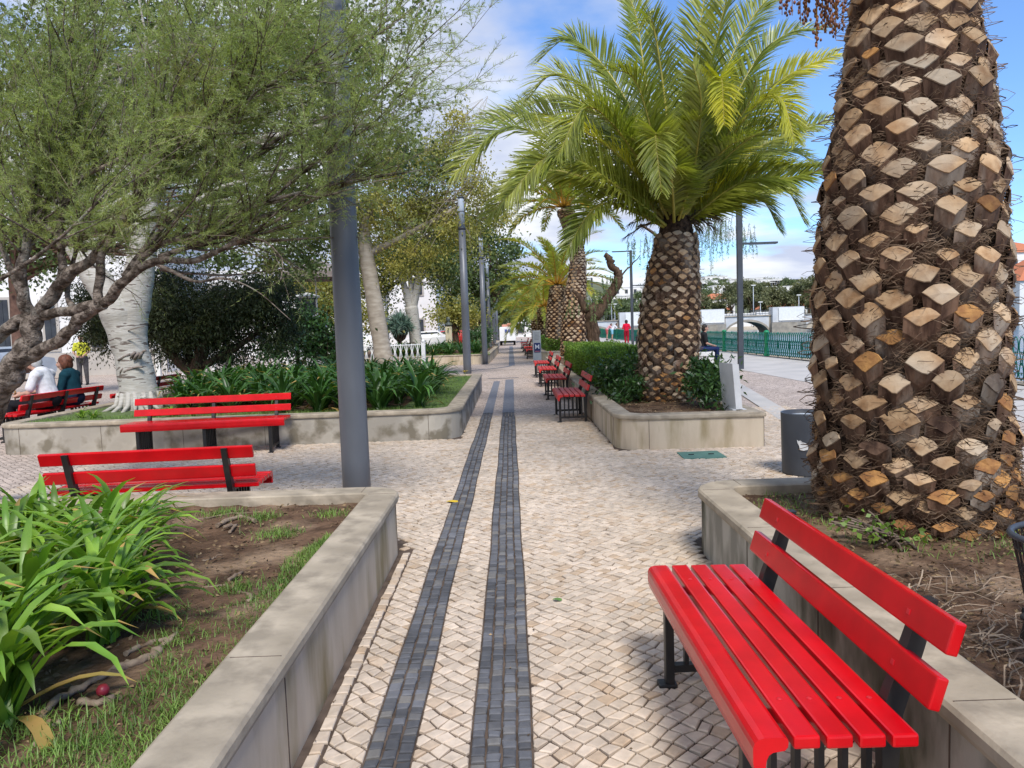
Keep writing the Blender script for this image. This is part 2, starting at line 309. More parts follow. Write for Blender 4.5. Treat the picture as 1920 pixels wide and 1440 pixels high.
M['dark_bark'] = mat('dark_furrowed_bark', (0.13, 0.085, 0.055), (0.045, 0.03, 0.02), rough=0.9, scale=9, detail=8, bump=1.0, bscale=24, stretch=(1.6, 1.6, 0.5), bdist=0.03, spec=0.1)
# ------------------------------------------------------------------ setting: ground
def sheet(name, x0, x1, y0, y1, z, m, **k):
    o = npmesh(name, [(x0, y0, z), (x1, y0, z), (x1, y1, z), (x0, y1, z)], [(0, 1, 2, 3)], m)
    tag(o, kind='structure'); return o
FX = 10.4                              # quay edge
g = MB()
g.add([(-400, -60, 0), (FX, -60, 0), (FX, 160, 0), (-400, 160, 0)], [(0, 1, 2, 3)])
g.add([(-400, 160, 0), (FX, 160, 0), (FX, 900, 0), (-400, 900, 0)], [(0, 1, 2, 3)])
g.add([(FX, -60, 0), (FX, -60, -1.6), (FX, 900, -1.6), (FX, 900, 0)], [(0, 1, 2, 3)])
tag(g.build('paving', M['cobble']), kind='structure')
PANEL_Y = 8.85
sheet('promenade', 6.75, FX - 0.45, -20, 140, 0.006, M['slab'])
sheet('quay_kerb', FX - 0.43, FX + 0.06, -20, 140, 0.03, M['coping'])
# pale drain band crossing the cobbles
b = MB()
b.add([(2.95, 5.0, 0.014), (3.25, 5.0, 0.014), (5.3, 17.3, 0.014), (4.98, 17.6, 0.014)], [(0, 1, 2, 3)])
tag(b.build('stone_band', M['slab']), kind='structure')
def water_mat():
    m = bpy.data.materials.new('river_water'); m.use_nodes = True; t = m.node_tree; p = t.nodes['Principled BSDF']
    p.inputs['Base Color'].default_value = (0.045, 0.12, 0.17, 1); p.inputs['Roughness'].default_value = 0.12; p.inputs['IOR'].default_value = 1.33
    tcn = t.nodes.new('ShaderNodeTexCoord'); mp = t.nodes.new('ShaderNodeMapping'); mp.inputs[3].default_value = (1.0, 0.45, 1); t.links.new(tcn.outputs['Object'], mp.inputs[0])
    nz = t.nodes.new('ShaderNodeTexNoise'); nz.inputs['Scale'].default_value = 1.2; nz.inputs['Detail'].default_value = 6; t.links.new(mp.outputs[0], nz.inputs['Vector'])
    bb = t.nodes.new('ShaderNodeBump'); bb.inputs['Strength'].default_value = 0.8; bb.inputs['Distance'].default_value = 0.25; t.links.new(nz.outputs[0], bb.inputs['Height']); t.links.new(bb.outputs[0], p.inputs['Normal'])
    return m
sheet('river_water', FX, 600, -60, 900, -1.5, water_mat())
# far bank and hill
M['hill'] = mat('hill_scrub', (0.14, 0.15, 0.075), (0.085, 0.10, 0.05), rough=0.95, scale=0.05, detail=8)
M['sand'] = mat('sandy_bank', (0.42, 0.37, 0.29), (0.33, 0.29, 0.22), rough=0.95, scale=0.3, detail=8)
def hz(x, y):
    d = y - 196
    base = -1.7 + min(max(d, 0) / 8.0, 1) * 1.8
    return base + max(0, y - 225) * 0.118 * (0.8 + 0.2 * math.sin(x * 0.021 + 1.0) + 0.10 * math.sin(x * 0.06)) * (1 if y < 470 else max(0, 1 - (y - 470) / 300))
gx = np.linspace(-60, 560, 63); gy = np.concatenate([np.linspace(194, 230, 10), np.linspace(240, 880, 40)])
V = [(x, y, hz(x, y)) for y in gy for x in gx]; nx_ = len(gx)
F = [(j * nx_ + i, j * nx_ + i + 1, (j + 1) * nx_ + i + 1, (j + 1) * nx_ + i) for j in range(len(gy) - 1) for i in range(nx_ - 1)]
mi = [1 if j < 3 else 0 for j in range(len(gy) - 1) for i in range(nx_ - 1)]
tag(npmesh('hill', V, F, [M['hill'], M['sand']], mi=mi, smooth=True), kind='structure')
# right bank further along the river
tag(npmesh('river_bank', [(118, 120, -1.6), (600, 60, -1.6), (600, 260, -1.2), (100, 230, -1.2), (122, 124, -0.4), (600, 66, -0.4)],
           [(0, 1, 5, 4), (4, 5, 2, 3)], M['sand']), kind='structure')

# ------------------------------------------------------------------ setts as geometry near the camera
# stripe edges as functions of y
def wob(y, a): return 0.003 * math.sin(y * 1.7 + a) + 0.0025 * math.sin(y * 4.1 + a * 2)
SR = (lambda y: -0.188 + wob(y, 0), lambda y: 0.030 + wob(y, 1.2))
SL = (lambda y: (-0.575 + 0.0035 * y) + wob(y, 2.1), lambda y: (-0.405 + 0.004 * y) + wob(y, 3.3))
def clip(poly, f, y, keep_right):
    x0 = f(y); sl = (f(y + 0.1) - f(y - 0.1)) / 0.2
    d = [((p[0] - x0) - sl * (p[1] - y)) * (1 if keep_right else -1) for p in poly]
    outp = []
    for i in range(len(poly)):
        a, b_, da, db = poly[i], poly[(i + 1) % len(poly)], d[i], d[(i + 1) % len(poly)]
        if da >= 0: outp.append(a)
        if (da >= 0) != (db >= 0):
            t = da / (da - db); outp.append((a[0] + (b_[0] - a[0]) * t, a[1] + (b_[1] - a[1]) * t))
    return outp
def area(p): return 0.5 * sum(p[i][0] * p[(i + 1) % len(p)][1] - p[(i + 1) % len(p)][0] * p[i][1] for i in range(len(p)))
def nlow(x, y, s): return math.sin(x * 1.9 + s) * math.cos(y * 1.3 + s * 2) + 0.5 * math.sin(x * 4.3 - y * 3.1 + s)
def stones_mesh(name, polys, m, h=0.013, gap=0.0045):
    V = []; F = []; S = []
    for P in polys:
        n = len(P); cx_ = sum(p[0] for p in P) / n; cy_ = sum(p[1] for p in P) / n
        r = math.sqrt(abs(area(P))) * 0.5
        if r < 0.008: continue
        k1 = max(0.3, 1 - gap / r); k2 = max(0.2, 1 - (gap + 0.0045) / r); b0 = len(V)
        hh = h + random.uniform(-0.0022, 0.0022); tx = random.gauss(0, 0.038); ty = random.gauss(0, 0.038)
        for x, y in P: V.append((cx_ + (x - cx_) * k1, cy_ + (y - cy_) * k1, 0.001))
        for x, y in P: V.append((cx_ + (x - cx_) * k1, cy_ + (y - cy_) * k1, hh - 0.004 + (x - cx_) * tx + (y - cy_) * ty))
        for x, y in P: V.append((cx_ + (x - cx_) * k2, cy_ + (y - cy_) * k2, hh + (x - cx_) * tx + (y - cy_) * ty))
        for a in (0, n):
            for i in range(n): j = (i + 1) % n; F.append((b0 + a + i, b0 + a + j, b0 + a + n + j, b0 + a + n + i))
        F.append(tuple(b0 + 2 * n + i for i in range(n)))
    me = bpy.data.meshes.new(name); me.from_pydata(V, [], F); me.update()
    return tag(link(name, me, None, [m]), kind='structure')
def in_beds(x, y):
    if x < -0.79 and y < 5.20: return True
    if x < -0.72 and y > 10.02: return True
    if 1.18 < x < 2.94 and y < 5.0: return True
    if 1.20 < x < 2.88 and y > 8.63: return True
    return False
def warp(u, v):
    x = (u - v) * 0.70711; y = (u + v) * 0.70711
    q = 0.010
    return (x + q * nlow(x * 1.2, y * 1.2, 0.3), y + q * nlow(y * 1.2, x, 1.9))
PT = 0.0605
polys = []
jit = {}
def node(i, j):
    k = (i, j)
    if k not in jit:
        p = warp(i * PT * 1.12, j * PT * 0.94)
        jit[k] = (p[0] + random.gauss(0, 0.0062), p[1] + random.gauss(0, 0.0062))
    return jit[k]
XMIN, XMAX, YMIN, YMAX = -5.2, 4.6, 1.9, 12.5
I0 = int(YMAX * 1.45 / PT / 0.94) + 160
for i in range(-110, I0):
    for j in range(-110, I0 + 60):
        u, v = i * PT * 1.12, j * PT * 0.94
        x = (u - v) * 0.70711; y = (u + v) * 0.70711
        if not (XMIN < x < XMAX and YMIN < y < YMAX): continue
        if abs(x) > y * 0.72 + 0.1 or in_beds(x, y): continue
        if y > 10.2 and (x > 1.3 and x < 2.9): continue
        P = [node(i, j), node(i + 1, j), node(i + 1, j + 1), node(i, j + 1)]
        P.reverse()
        if area(P) < 0: P.reverse()
        if -0.70 < x < 0.12:
            if x < (SL[0](y) + SL[1](y)) / 2: P = clip(P, SL[0], y, False)
            elif x < (SR[0](y) + SL[1](y)) / 2: P = clip(P, SL[1], y, True)
            elif x < (SR[0](y) + SR[1](y)) / 2: P = clip(P, SR[0], y, False)
            else: P = clip(P, SR[1], y, True)
        if x < -0.66 and y < 5.0: P = clip(P, lambda q: -0.715, y, True)
        if len(P) < 3 or area(P) < 0.0004: continue
        polys.append(P)
# a row of larger edge stones against the left wall
y = 1.9
while y < 4.9:
    ln = random.uniform(0.06, 0.10)
    polys.append([(-0.775 + random.uniform(-.004, .004), y), (-0.72 + random.uniform(-.006, .006), y), (-0.72 + random.uniform(-.006, .006), y + ln), (-0.775, y + ln)])
    y += ln
stones_mesh('limestone_setts', polys, M['pale_stone'])
dk = []
def stripe(fl, fr, n, y0, y1):
    for c in range(n):
        y = y0 + random.uniform(0, 0.03)
        while y < y1:
            ln = random.uniform(0.038, 0.068)
            a = lambda yy, c_: fl(yy) + (fr(yy) - fl(yy)) * c_ / n + (random.gauss(0, 0.002) if 0 < c_ < n else 0)
            dk.append([(a(y, c), y), (a(y, c + 1), y + random.gauss(0, .003)), (a(y + ln, c + 1), y + ln), (a(y + ln, c), y + ln)])
            y += ln
stripe(SR[0], SR[1], 4, 1.9, 13); stripe(SL[0], SL[1], 3, 1.9, 13)
stones_mesh('basalt_setts', dk, M['dark_stone'])
# earth under the setts, and the plain sheets they sit on further off
def poly_sheet(name, pts, z, m):
    o = npmesh(name, [(x, y, z) for x, y in pts], [tuple(range(len(pts)))], m); return tag(o, kind='structure')
poly_sheet('paving_bed', [(-1.5, 1.85), (1.4, 1.85), (4.6, 6.2), (4.6, 12.5), (-5.2, 12.5), (-5.2, 7.1)], 0.002, M['joint'])
M['far_dark'] = mat('basalt_band', (0.19, 0.20, 0.225), (0.115, 0.12, 0.14), rough=0.75, scale=16, detail=3, lo=0.3, hi=0.7)
b = MB()
b.add([(SR[0](13), 13, .006), (SR[1](13), 13, .006), (0.05, 21.3, .006), (-0.18, 21.3, .006)], [(0, 1, 2, 3)])
b.add([(SL[0](13), 13, .006), (SL[1](13), 13, .006), (-0.33, 20.8, .006), (-0.50, 20.8, .006)], [(0, 1, 2, 3)])
b.add([(-0.70, 21.9, .006), (0.2, 21.9, .006), (0.2, 22.05, .006), (-0.70, 22.05, .006)], [(0, 1, 2, 3)])
b.add([(-0.10, 29, .006), (0.14, 29, .006), (0.16, 58, .006), (-0.10, 58, .006)], [(0, 1, 2, 3)])
arc = [(-0.02 - 3.2 * (1 - math.cos(t)), 29.2 - 3.0 * math.sin(t)) for t in np.linspace(0, PI / 2, 10)]
for k in range(9):
    (x0, y0), (x1, y1) = arc[k], arc[k + 1]
    b.add([(x0 - .07, y0, .007), (x0 + .07, y0 - .07, .007), (x1 + .07, y1 - .09, .007), (x1 - .07, y1 + .07, .007)], [(0, 1, 2, 3)])
tag(b.build('dark_band', M['far_dark']), kind='structure')

# ------------------------------------------------------------------ planters
def rounded(pts, rads, n=8):
    outp = []
    for i, p in enumerate(pts):
        p = Vector(p); a = Vector(pts[i - 1]); c = Vector(pts[(i + 1) % len(pts)]); r = rads[i]
        if r <= 0: outp.append((p.x, p.y)); continue
        d1 = (a - p).normalized(); d2 = (c - p).normalized(); h = math.acos(max(-1, min(1, d1.dot(d2)))) / 2
        t = r / math.tan(h); cc = p + (d1 + d2).normalized() * (r / math.sin(h))
        s0 = p + d1 * t; s1 = p + d2 * t
        a0 = math.atan2(s0.y - cc.y, s0.x - cc.x); a1 = math.atan2(s1.y - cc.y, s1.x - cc.x)
        da = (a1 - a0 + PI) % (2 * PI) - PI
        outp += [(cc.x + r * math.cos(a0 + da * k / n), cc.y + r * math.sin(a0 + da * k / n)) for k in range(n + 1)]
    return outp
def inset(poly, d):
    n = len(poly); outp = []
    for i in range(n):
        a, p, c = Vector(poly[i - 1]), Vector(poly[i]), Vector(poly[(i + 1) % n])
        e1 = (p - a).normalized(); e2 = (c - p).normalized()
        n1_ = Vector((-e1.y, e1.x)); n2_ = Vector((-e2.y, e2.x)); b_ = (n1_ + n2_)
        b_ = b_ / max(b_.dot(n1_), 0.3) if b_.length > 1e-6 else n1_
        outp.append((p.x + b_.x * d, p.y + b_.y * d))
    return outp
def ring(mb, rings, m=0, sm=False):   # rings: list of (poly, z); connects successive rings
    n = len(rings[0][0]); vs = [(x, y, z) for P, z in rings for x, y in P]
    fs = [(k * n + i, k * n + (i + 1) % n, (k + 1) * n + (i + 1) % n, (k + 1) * n + i) for k in range(len(rings) - 1) for i in range(n)]
    mb.add(vs, fs, m, sm)
def dense(poly, step=0.5):
    outp = []
    for i in range(len(poly)):
        a, c = Vector(poly[i]), Vector(poly[(i + 1) % len(poly)]); k = max(1, int((c - a).length / step))
        outp += [tuple(a + (c - a) * j / k) for j in range(k)]
    return outp
def planter(label, pts, rads, wallm, zt=0.42, soilz=0.36, joint=1.1, cop=0.225, soil=True, group=None):
    root = empty('planter', (0, 0, 0), 0, label, 'planter', group or 'stone planters along the path')
    out_ = rounded(pts, rads); wl = inset(out_, 0.022)
    wm_ = MB(); ring(wm_, [(wl, -0.02), (wl, zt - 0.058)])
    # coping, cut in slabs by thin joints
    mb = MB(); i1 = inset(out_, cop); r_ = 0.015
    ring(mb, [(inset(out_, 0.03), zt - 0.06), (inset(out_, 0.004), zt - 0.055), (out_, zt - 0.04), (inset(out_, 0.002), zt - r_), (inset(out_, 0.012), zt - 0.003), (inset(out_, 0.03), zt),
              (inset(out_, cop - 0.015), zt), (inset(out_, cop - 0.002), zt - 0.008), (i1, zt - 0.03), (i1, zt - 0.2)], 0, False)
    cm_ = mb
    # joints of wall slabs
    mb = MB()
    for i in range(len(out_)):
        a, c = Vector(wl[i]), Vector(wl[(i + 1) % len(wl)]); ln = (c - a).length
        if ln < 0.7: continue
        d = (c - a).normalized(); nn = Vector((d.y, -d.x)); k = max(1, int(ln / joint)); oa, oc = Vector(out_[i]), Vector(out_[(i + 1) % len(out_)])
        for j in range(k + 1):
            q = a + d * (ln * j / k)
            ang = math.atan2(d.y, d.x)
            wm_.box((q.x + nn.x * 0.0005, q.y + nn.y * 0.0005, (zt - 0.06) / 2), (0.005, 0.004, zt - 0.062), Matrix.Rotation(ang, 3, 'Z'), 1)
            if 0 < j < k or True:
                q2 = oa + d * ((oc - oa).length * j / k); mid = q2 - nn * (cop / 2)
                cm_.box((mid.x, mid.y, zt - 0.0005), (0.003, cop - 0.05, 0.003), Matrix.Rotation(ang, 3, 'Z'), 1)
    wm_.build('wall', [wallm, M['joint']], root); cm_.build('coping', [M['coping'], M['joint']], root)
    if soil:
        ii = inset(out_, cop - 0.01)
        xs = [p[0] for p in ii]; ys = [p[1] for p in ii]; x0, x1, y0, y1 = min(xs), max(xs), min(ys), max(ys)
        st = 0.07 if y1 < 6 else 0.18
        nx2 = int((x1 - x0) / st) + 2; ny2 = int((y1 - y0) / st) + 2
        X, Y = np.meshgrid(np.linspace(x0, x1, nx2), np.linspace(y0, y1, ny2))
        Z = soilz + 0.018 * np.sin(X * 3.1 + Y * 1.7) * np.cos(Y * 2.3) + rng.normal(0, 0.006, X.shape)
        V = np.stack([X, Y, Z], -1).reshape(-1, 3)
        F = [(j * nx2 + i, j * nx2 + i + 1, (j + 1) * nx2 + i + 1, (j + 1) * nx2 + i) for j in range(ny2 - 1) for i in range(nx2 - 1)]
        # push the grid's rim into the coping so it follows rounded corners
        o = npmesh('soil', V, F, M['soil'], smooth=True); tag(o, kind='structure')
    return root
planter('long near left planter with streaked yellow-brown side and pale coping', [(-9.5, -2.5), (-0.785, -2.5), (-0.785, 5.18), (-9.5, 5.20)], [0, 0, 0.26, 0], M['wall'], joint=2.4)
planter('grey mottled planter behind the long bench, holding the white poplar', [(-7.1, 10.03), (-0.70, 10.03), (-0.70, 17.8), (-7.1, 17.8)], [0.4, 0.45, 0, 0], M['wall_mid'])
planter('dark stained near right planter behind the large red bench', [(1.17, -2.5), (2.95, -2.5), (2.95, 5.0), (1.17, 5.0)], [0, 0, 0.0, 0.30], M['wall_dark'], joint=0.8)
planter('pale planter around the full-crowned palm beside the green manhole cover', [(1.20, 8.66), (2.93, 8.58), (2.93, 26.0), (1.20, 26.0)], [0.40, 0, 0, 0], M['wall'])
planter('sunlit far left planter crossing behind the lamp posts', [(-9.5, 31.0), (-0.9, 31.0), (-0.70, 44.0), (-9.5, 44)], [0, 0.8, 0, 0], M['wall'], joint=2)
planter('farthest left planter near the white truck', [(-6.0, 49), (-0.85, 49), (-0.85, 62), (-6, 62)], [0, 0, 0, 0], M['wall'], joint=3)
planter('far right planter behind the information pillar', [(1.30, 31.6), (3.6, 31.6), (3.6, 56), (1.30, 56)], [0, 0, 0, 0], M['wall'], joint=2)

# ------------------------------------------------------------------ benches
def make_bench(label, length, nsup, red, loc, rz, group):
    root = empty('park_bench', loc, rz, label, 'bench', group)
    h = length / 2
    # nose slat with a rounded drop
    prof = [(0.0, .385), (0.0, .425), (0.004, .438), (0.014, .447), (0.03, .451), (.078, .451), (.088, .446), (.09, .438), (.088, .425), (.08, .416), (.05, .412), (.04, .405), (.034, .392), (.03, .362), (.02, .353), (.006, .358)]
    mb = MB(); n = len(prof)
    mb.add([(-h, y_, z_) for y_, z_ in prof] + [(h, y_, z_) for y_, z_ in prof], [tuple(range(n)), tuple(range(n, 2 * n))[::-1]] + [(i, n + i, n + (i + 1) % n, (i + 1) % n) for i in range(n)])
    mb.build('seat_slat', red, root)
    xs = [(-h + 0.19 + (length - 0.38) * i / (nsup - 1)) for i in range(nsup)]
    for k in range(4):
        mb = MB(); mb.box((0, 0.137 + k * 0.083, 0.434 - k * 0.002), (length, 0.068, 0.034), None, 0, 0.007)
        for x in xs: mb.lathe([(0.008, 0.0), (0.006, 0.002), (0.001, 0.003)], (x, 0.137 + k * 0.083, 0.4512 - k * .002), 8, 1)
        o = mb.build('seat_slat', [red, M['bolt']], root)
    tilt = Matrix.Rotation(R(-17), 3, 'X')
    def back(z): return 0.455 + (z - 0.40) * 0.31
    for z in (0.545, 0.685):
        mb = MB(); mb.box((0, back(z) - 0.032, z), (length, 0.032, 0.088), tilt, 0, 0.006); [mb.box((x, back(z) - 0.049, z), (0.014, 0.004, 0.014), tilt, 1) for x in xs]; mb.build('back_slat', [red, M['bolt']], root)
    for x in xs:
        mb = MB()
        mb.box((x, 0.045, 0.2), (0.04, 0.036, 0.40), None, 0, 0.004)
        for k in range(5): mb.box((x, 0.115 + k * 0.066, 0.245), (0.03, 0.017, 0.33))
        mb.box((x, 0.235, 0.403), (0.045, 0.40, 0.022)); mb.box((x, 0.235, 0.085), (0.036, 0.40, 0.03))
        mb.box((x, 0.035, 0.012), (0.062, 0.075, 0.024), None, 0, 0.005); mb.box((x, 0.455, 0.012), (0.062, 0.075, 0.024), None, 0, 0.005)
        # rear leg and strut in one curved flat bar
        pr = [(0.44, 0.0), (0.435, 0.2), (0.44, 0.40), (0.462, 0.47), (0.50, 0.58), (0.545, 0.72)]
        vs = []; wd = [0.036, 0.04, 0.06, 0.06, 0.052, 0.042]
        for (y_, z_), w_ in zip(pr, wd):
            for sx_ in (-0.02, 0.02):
                vs += [(x + sx_, y_ - w_ / 2, z_), (x + sx_, y_ + w_ / 2, z_)]
        fs = []
        for i in range(len(pr) - 1):
            a = i * 4; c = a + 4
            fs += [(a, a + 1, c + 1, c), (a + 2, c + 2, c + 3, a + 3), (a, c, c + 2, a + 2), (a + 1, a + 3, c + 3, c + 1)]
        e = (len(pr) - 1) * 4; fs += [(0, 2, 3, 1), (e, e + 1, e + 3, e + 2)]
        mb.add(vs, fs)
        mb.build('leg_frame', M['black'], root)
    return root
GB = 'red slatted benches with black iron legs'
make_bench('large shiny red bench in the right foreground, facing the path', 1.36, 2, M['red'], (0.565, 2.475, 0), -PI / 2 + R(0.6), GB)
make_bench('red bench seen from behind, just past the near left planter', 1.46, 2, M['red'], (-2.62, 5.72, 0), PI + R(4.0), GB)
make_bench('long red three-legged bench facing the camera against the mottled planter', 2.0, 3, M['red'], (-3.90, 9.32, 0), R(5), GB)
make_bench('long red bench on which the elderly couple sits', 1.95, 3, M['red'], (-7.77, 12.15, 0), -PI / 2 - R(5), GB)
make_bench('red bench partly hidden behind the foot of the white trunk', 1.9, 3, M['red'], (-7.95, 15.75, 0), -PI / 2 - R(3), GB)
fr = [(11.9, 'nearest faded red bench in the right row along the pale planter'), (15.6, 'second faded red bench in the right row, counted from the camera'),
      (18.9, 'third faded red bench in the right row, counted from the camera'), (22.2, 'fourth faded red bench in the right row, the farthest before the information pillar'),
      (34.8, 'faded red bench just behind the information pillar, first beyond it'), (39.0, 'faded red bench second beyond the information pillar'), (44.5, 'faded red bench third beyond the information pillar'),
      (50.5, 'last tiny red bench beside the white truck')]
for i, (y, lb) in enumerate(fr):
    make_bench(lb, 1.36, 2, M['red_old'], (0.68 if i < 4 else 0.75 - 0.01 * i, y, 0), -PI / 2, GB)

# ------------------------------------------------------------------ lamp posts
def tall_post(x, y, r, ztop, label, lean=0):
    root = empty('lamp_post', (x, y, 0), 0, label, 'lamp post', 'tall grey lamp columns left of the path')
    mb = MB(); mb.lathe([(r * 1.04, 0.0), (r * 1.02, 0.5), (r * 0.97, ztop * .5), (r * 0.9, ztop)], (0, 0, 0), 28); mb.build('column', M['post'], root)
    mb = MB(); mb.lathe([(r * 1.3, 0.012), (r * 1.3, 0.026), (r * 1.05, 0.032)], (0, 0, 0), 28); mb.build('base_plate', M['post_dark'], root)
    mb = MB(); mb.lathe([(r * 1.0, ztop), (r * 1.0, ztop + 0.06), (r * 0.95, ztop + 0.07)], (0, 0, 0), 24); mb.build('collar', M['post_dark'], root)
    mb = MB(); mb.lathe([(r * 0.78, ztop + 0.06), (r * 0.78, ztop + 0.85), (r * 0.5, ztop + 0.9)], (0, 0, 0), 24); mb.build('lamp', M['glass'], root)
    mb = MB()
    for z in (0.12, 0.5): mb.lathe([(r * 0.83, ztop + z), (r * 0.83, ztop + z + 0.02)], (0, 0, 0), 24)
    mb.lathe([(r * 0.85, ztop + 0.88), (r * 0.85, ztop + 0.92)], (0, 0, 0), 24); mb.build('lamp_cap', M['post_dark'], root)
    return root
tall_post(-1.27, 5.9, 0.108, 4.7, 'thick grey lamp column standing nearest, beside the rear-facing red bench')
tall_post(-1.27, 21.5, 0.112, 4.3, 'second grey lamp column at the end of the mottled planter')
tall_post(-1.07, 30.7, 0.11, 4.3, 'third grey lamp column in front of the far sunlit planter')
tall_post(-1.18, 42.5, 0.11, 4.3, 'fourth grey lamp column, beyond the sunlit planter front')
tall_post(-1.16, 54, 0.11, 4.3, 'fifth grey lamp column along the path')
tall_post(-1.14, 66, 0.11, 4.3, 'farthest grey lamp column next to the white truck')
tall_post(-8.5, 52, 0.11, 4.6, 'slim lamp column beyond the white cast-iron fence')
def arm_post(x, y, label, dy=0):
    root = empty('street_lamp', (x, y, 0), 0, label, 'street lamp', 'square promenade lamps with two arms')
    mb = MB(); mb.box((0, 0, 2.9), (0.15, 0.15, 5.8), None, 0, 0.006); mb.build('post', M['post_dark'], root)
    mb = MB(); mb.box((0.60, 0, 3.72), (1.05, 0.12, 0.055)); mb.build('arm', M['post_dark'], root)
    mb = MB(); mb.box((-0.6, 0, 5.76), (1.05, 0.12, 0.055)); mb.build('arm', M['post_dark'], root)
    mb = MB(); mb.box((0.68, 0, 3.685), (0.8, 0.08, 0.014)); mb.build('lamp', M['glass'], root)
    mb = MB(); mb.box((-0.68, 0, 5.725), (0.8, 0.08, 0.014)); mb.build('lamp', M['glass'], root)
p = at(1389, 692)
arm_post(p.x, p.y, 'square dark lamp post with a right arm, beside the full-crowned palm')
arm_post(7.35, 45, 'square lamp post behind the woman in red, with two arms')
arm_post(7.75, 70, 'farthest square lamp post, behind the twisted tree')

# ------------------------------------------------------------------ bins, manhole, pillar, white slabs
def bin_(x, y, r, z, label, sticker=True):
    root = empty('litter_bin', (x, y, 0), 0, label, 'litter bin', 'dark grey litter bins')
    mb = MB(); mb.lathe([(r * .94, 0.01), (r * .96, 0.03), (r, z - .01), (r, z), (r - .012, z), (r - .02, z - 0.2), (r * .9, 0.06)], (0, 0, 0), 36); mb.build('body', M['post_dark'], root)
    mb = MB(); mb.tube([(-r * .8, 0.05, z - 0.03), (-r * .2, 0.0, z - 0.02), (r * .8, -.03, z - 0.03)], 0.008, 6); mb.build('bag_ring', M['glass'], root)
    if sticker:
        mb = MB(); pts = []
        a0 = math.atan2(-y, -x)
        shape = [(-.05, .05), (-.035, .038), (-.02, .045), (.0, .03), (.03, .02), (.05, -.01), (.045, -.04), (.01, -.05), (-.025, -.045), (-.03, -.01), (-.045, .02)]
        for sx_, sz_ in shape:
            a = a0 + (sx_) / r - 0.12; pts.append(((r + .002) * math.cos(a), (r + .002) * math.sin(a), z * .52 + sz_))
        mb.add(pts, [tuple(range(len(pts)))]); mb.build('sticker', M['whitestone'], root)
bin_(2.78, 7.05, 0.225, 0.60, 'round dark grey litter bin with a torn white sticker, behind the big palm trunk')
bin_(6.15, 35, 0.3, 0.85, 'dark grey litter bin far off by the lamp post on the promenade', False)
mh = empty('manhole_cover', (0, 0, 0), 0, 'flat green rectangular manhole cover in the cobbles', 'manhole cover')
M['mgreen'] = mat('faded_green_metal', (0.10, 0.22, 0.18), (0.075, 0.17, 0.14), rough=0.7, scale=9)
c = [at(1269, 848, .02), at(1283, 860, .02), at(1363, 857, .02), at(1344, 845, .02)]
mb = MB(); mb.prism([(q.x, q.y) for q in (c[1], c[2], c[3], c[0])], 0.002, 0.022); mb.build('lid', M['mgreen'], mh)
mb = MB(); q = sum(c, Vector()) / 4
mb.tube([q + Vector((-.14, 0, .003)), q + Vector((-.08, 0, .003))], .008, 6); mb.tube([q + Vector((.08, .0, .003)), q + Vector((.14, 0, .003))], .008, 6); mb.build('lifting_slot', M['dark'], mh)

def text_part(txt, size, loc, rot, m, parent, name='lettering', ext=0.002, align='CENTER', bold=0.0):
    cu = bpy.data.curves.new(name, 'FONT'); cu.body = txt; cu.size = size; cu.extrude = ext; cu.align_x = align; cu.align_y = 'CENTER'; cu.offset = bold
    o = bpy.data.objects.new(name, cu); COL.objects.link(o)
    bpy.context.view_layer.update()
    me = bpy.data.meshes.new_from_object(o); bpy.data.objects.remove(o)
    me.materials.clear(); o = link(name, me, parent, [m]); o.location = loc; o.rotation_euler = rot
    return o
pl = empty('information_pillar', (1.09, 31.2, 0), R(3), 'grey information pillar with a dark blue poster bearing a white M', 'pillar')
M['pillar'] = mat('pale_grey_pillar', (0.50, 0.50, 0.46), (0.44, 0.44, 0.41), rough=0.6, scale=3)
M['navy'] = mat('navy_poster', (0.025, 0.04, 0.14), (0.02, 0.03, 0.10), rough=0.4, scale=3)
M['pink'] = mat('pink_print', (0.6, 0.18, 0.2), rough=0.5)
mb = MB(); mb.box((0, 0, 0.66), (0.34, 0.14, 1.32), None, 0, 0.008); mb.build('body', M['pillar'], pl)
mb = MB(); mb.box((0.01, -0.074, 0.60), (0.27, 0.006, 0.40)); mb.build('poster', M['navy'], pl)
mb = MB()
for k in range(6): mb.box((0.0, -0.072, 1.22 - k * 0.055), (0.24 - 0.03 * (k % 3), 0.004, 0.012))
mb.build('small_print', M['post'], pl)
text_part('M', 0.27, (0.01, -0.080, 0.63), (PI / 2, 0, 0), M['white'], pl, bold=0.002)
mb = MB(); mb.box((0.01, -0.079, 0.45), (0.2, 0.004, 0.03)); mb.build('footer', M['pink'], pl)

wslab = empty('concrete_panel', (0, 0, 0), 0, 'white slanted concrete panel beside the palm at the corner of the pale planter', 'panel')
mb = MB(); t0, t1, b0_, b1_ = aty(1373, 682, 8.85), aty(1385, 683, 8.85), aty(1381, 776, 8.85), aty(1393, 776, 8.85); vs = []
for dy_ in (0, 0.40): vs += [q + Vector((-.12 * dy_, dy_, 0)) for q in (b0_, b1_, t1, t0)]
mb.add(vs, [(0, 1, 2, 3), (7, 6, 5, 4), (0, 4, 5, 1), (1, 5, 6, 2), (2, 6, 7, 3), (3, 7, 4, 0)]); mb.build('slab', M['whitestone'], wslab)
mb = MB(); mb.box((b0_.x + .04, 9.05, .40), (.16, .4, .05)); mb.build('foot', M['whitestone'], wslab)
def stone_bench(x, y, sx, sy, h, label):
    root = empty('stone_bench', (x, y, 0), 0, label, 'bench', 'white concrete blocks on the promenade')
    mb = MB(); mb.box((0, 0, h - 0.06), (sx, sy, 0.12), None, 0, 0.015); mb.build('seat', M['whitestone'], root)
    mb = MB(); mb.box((0, 0, (h - .12) / 2), (sx * .94, sy * .94, h - .12)); mb.build('plinth', M['whitestone'], root)
q = at(1320, 660, 0.5)
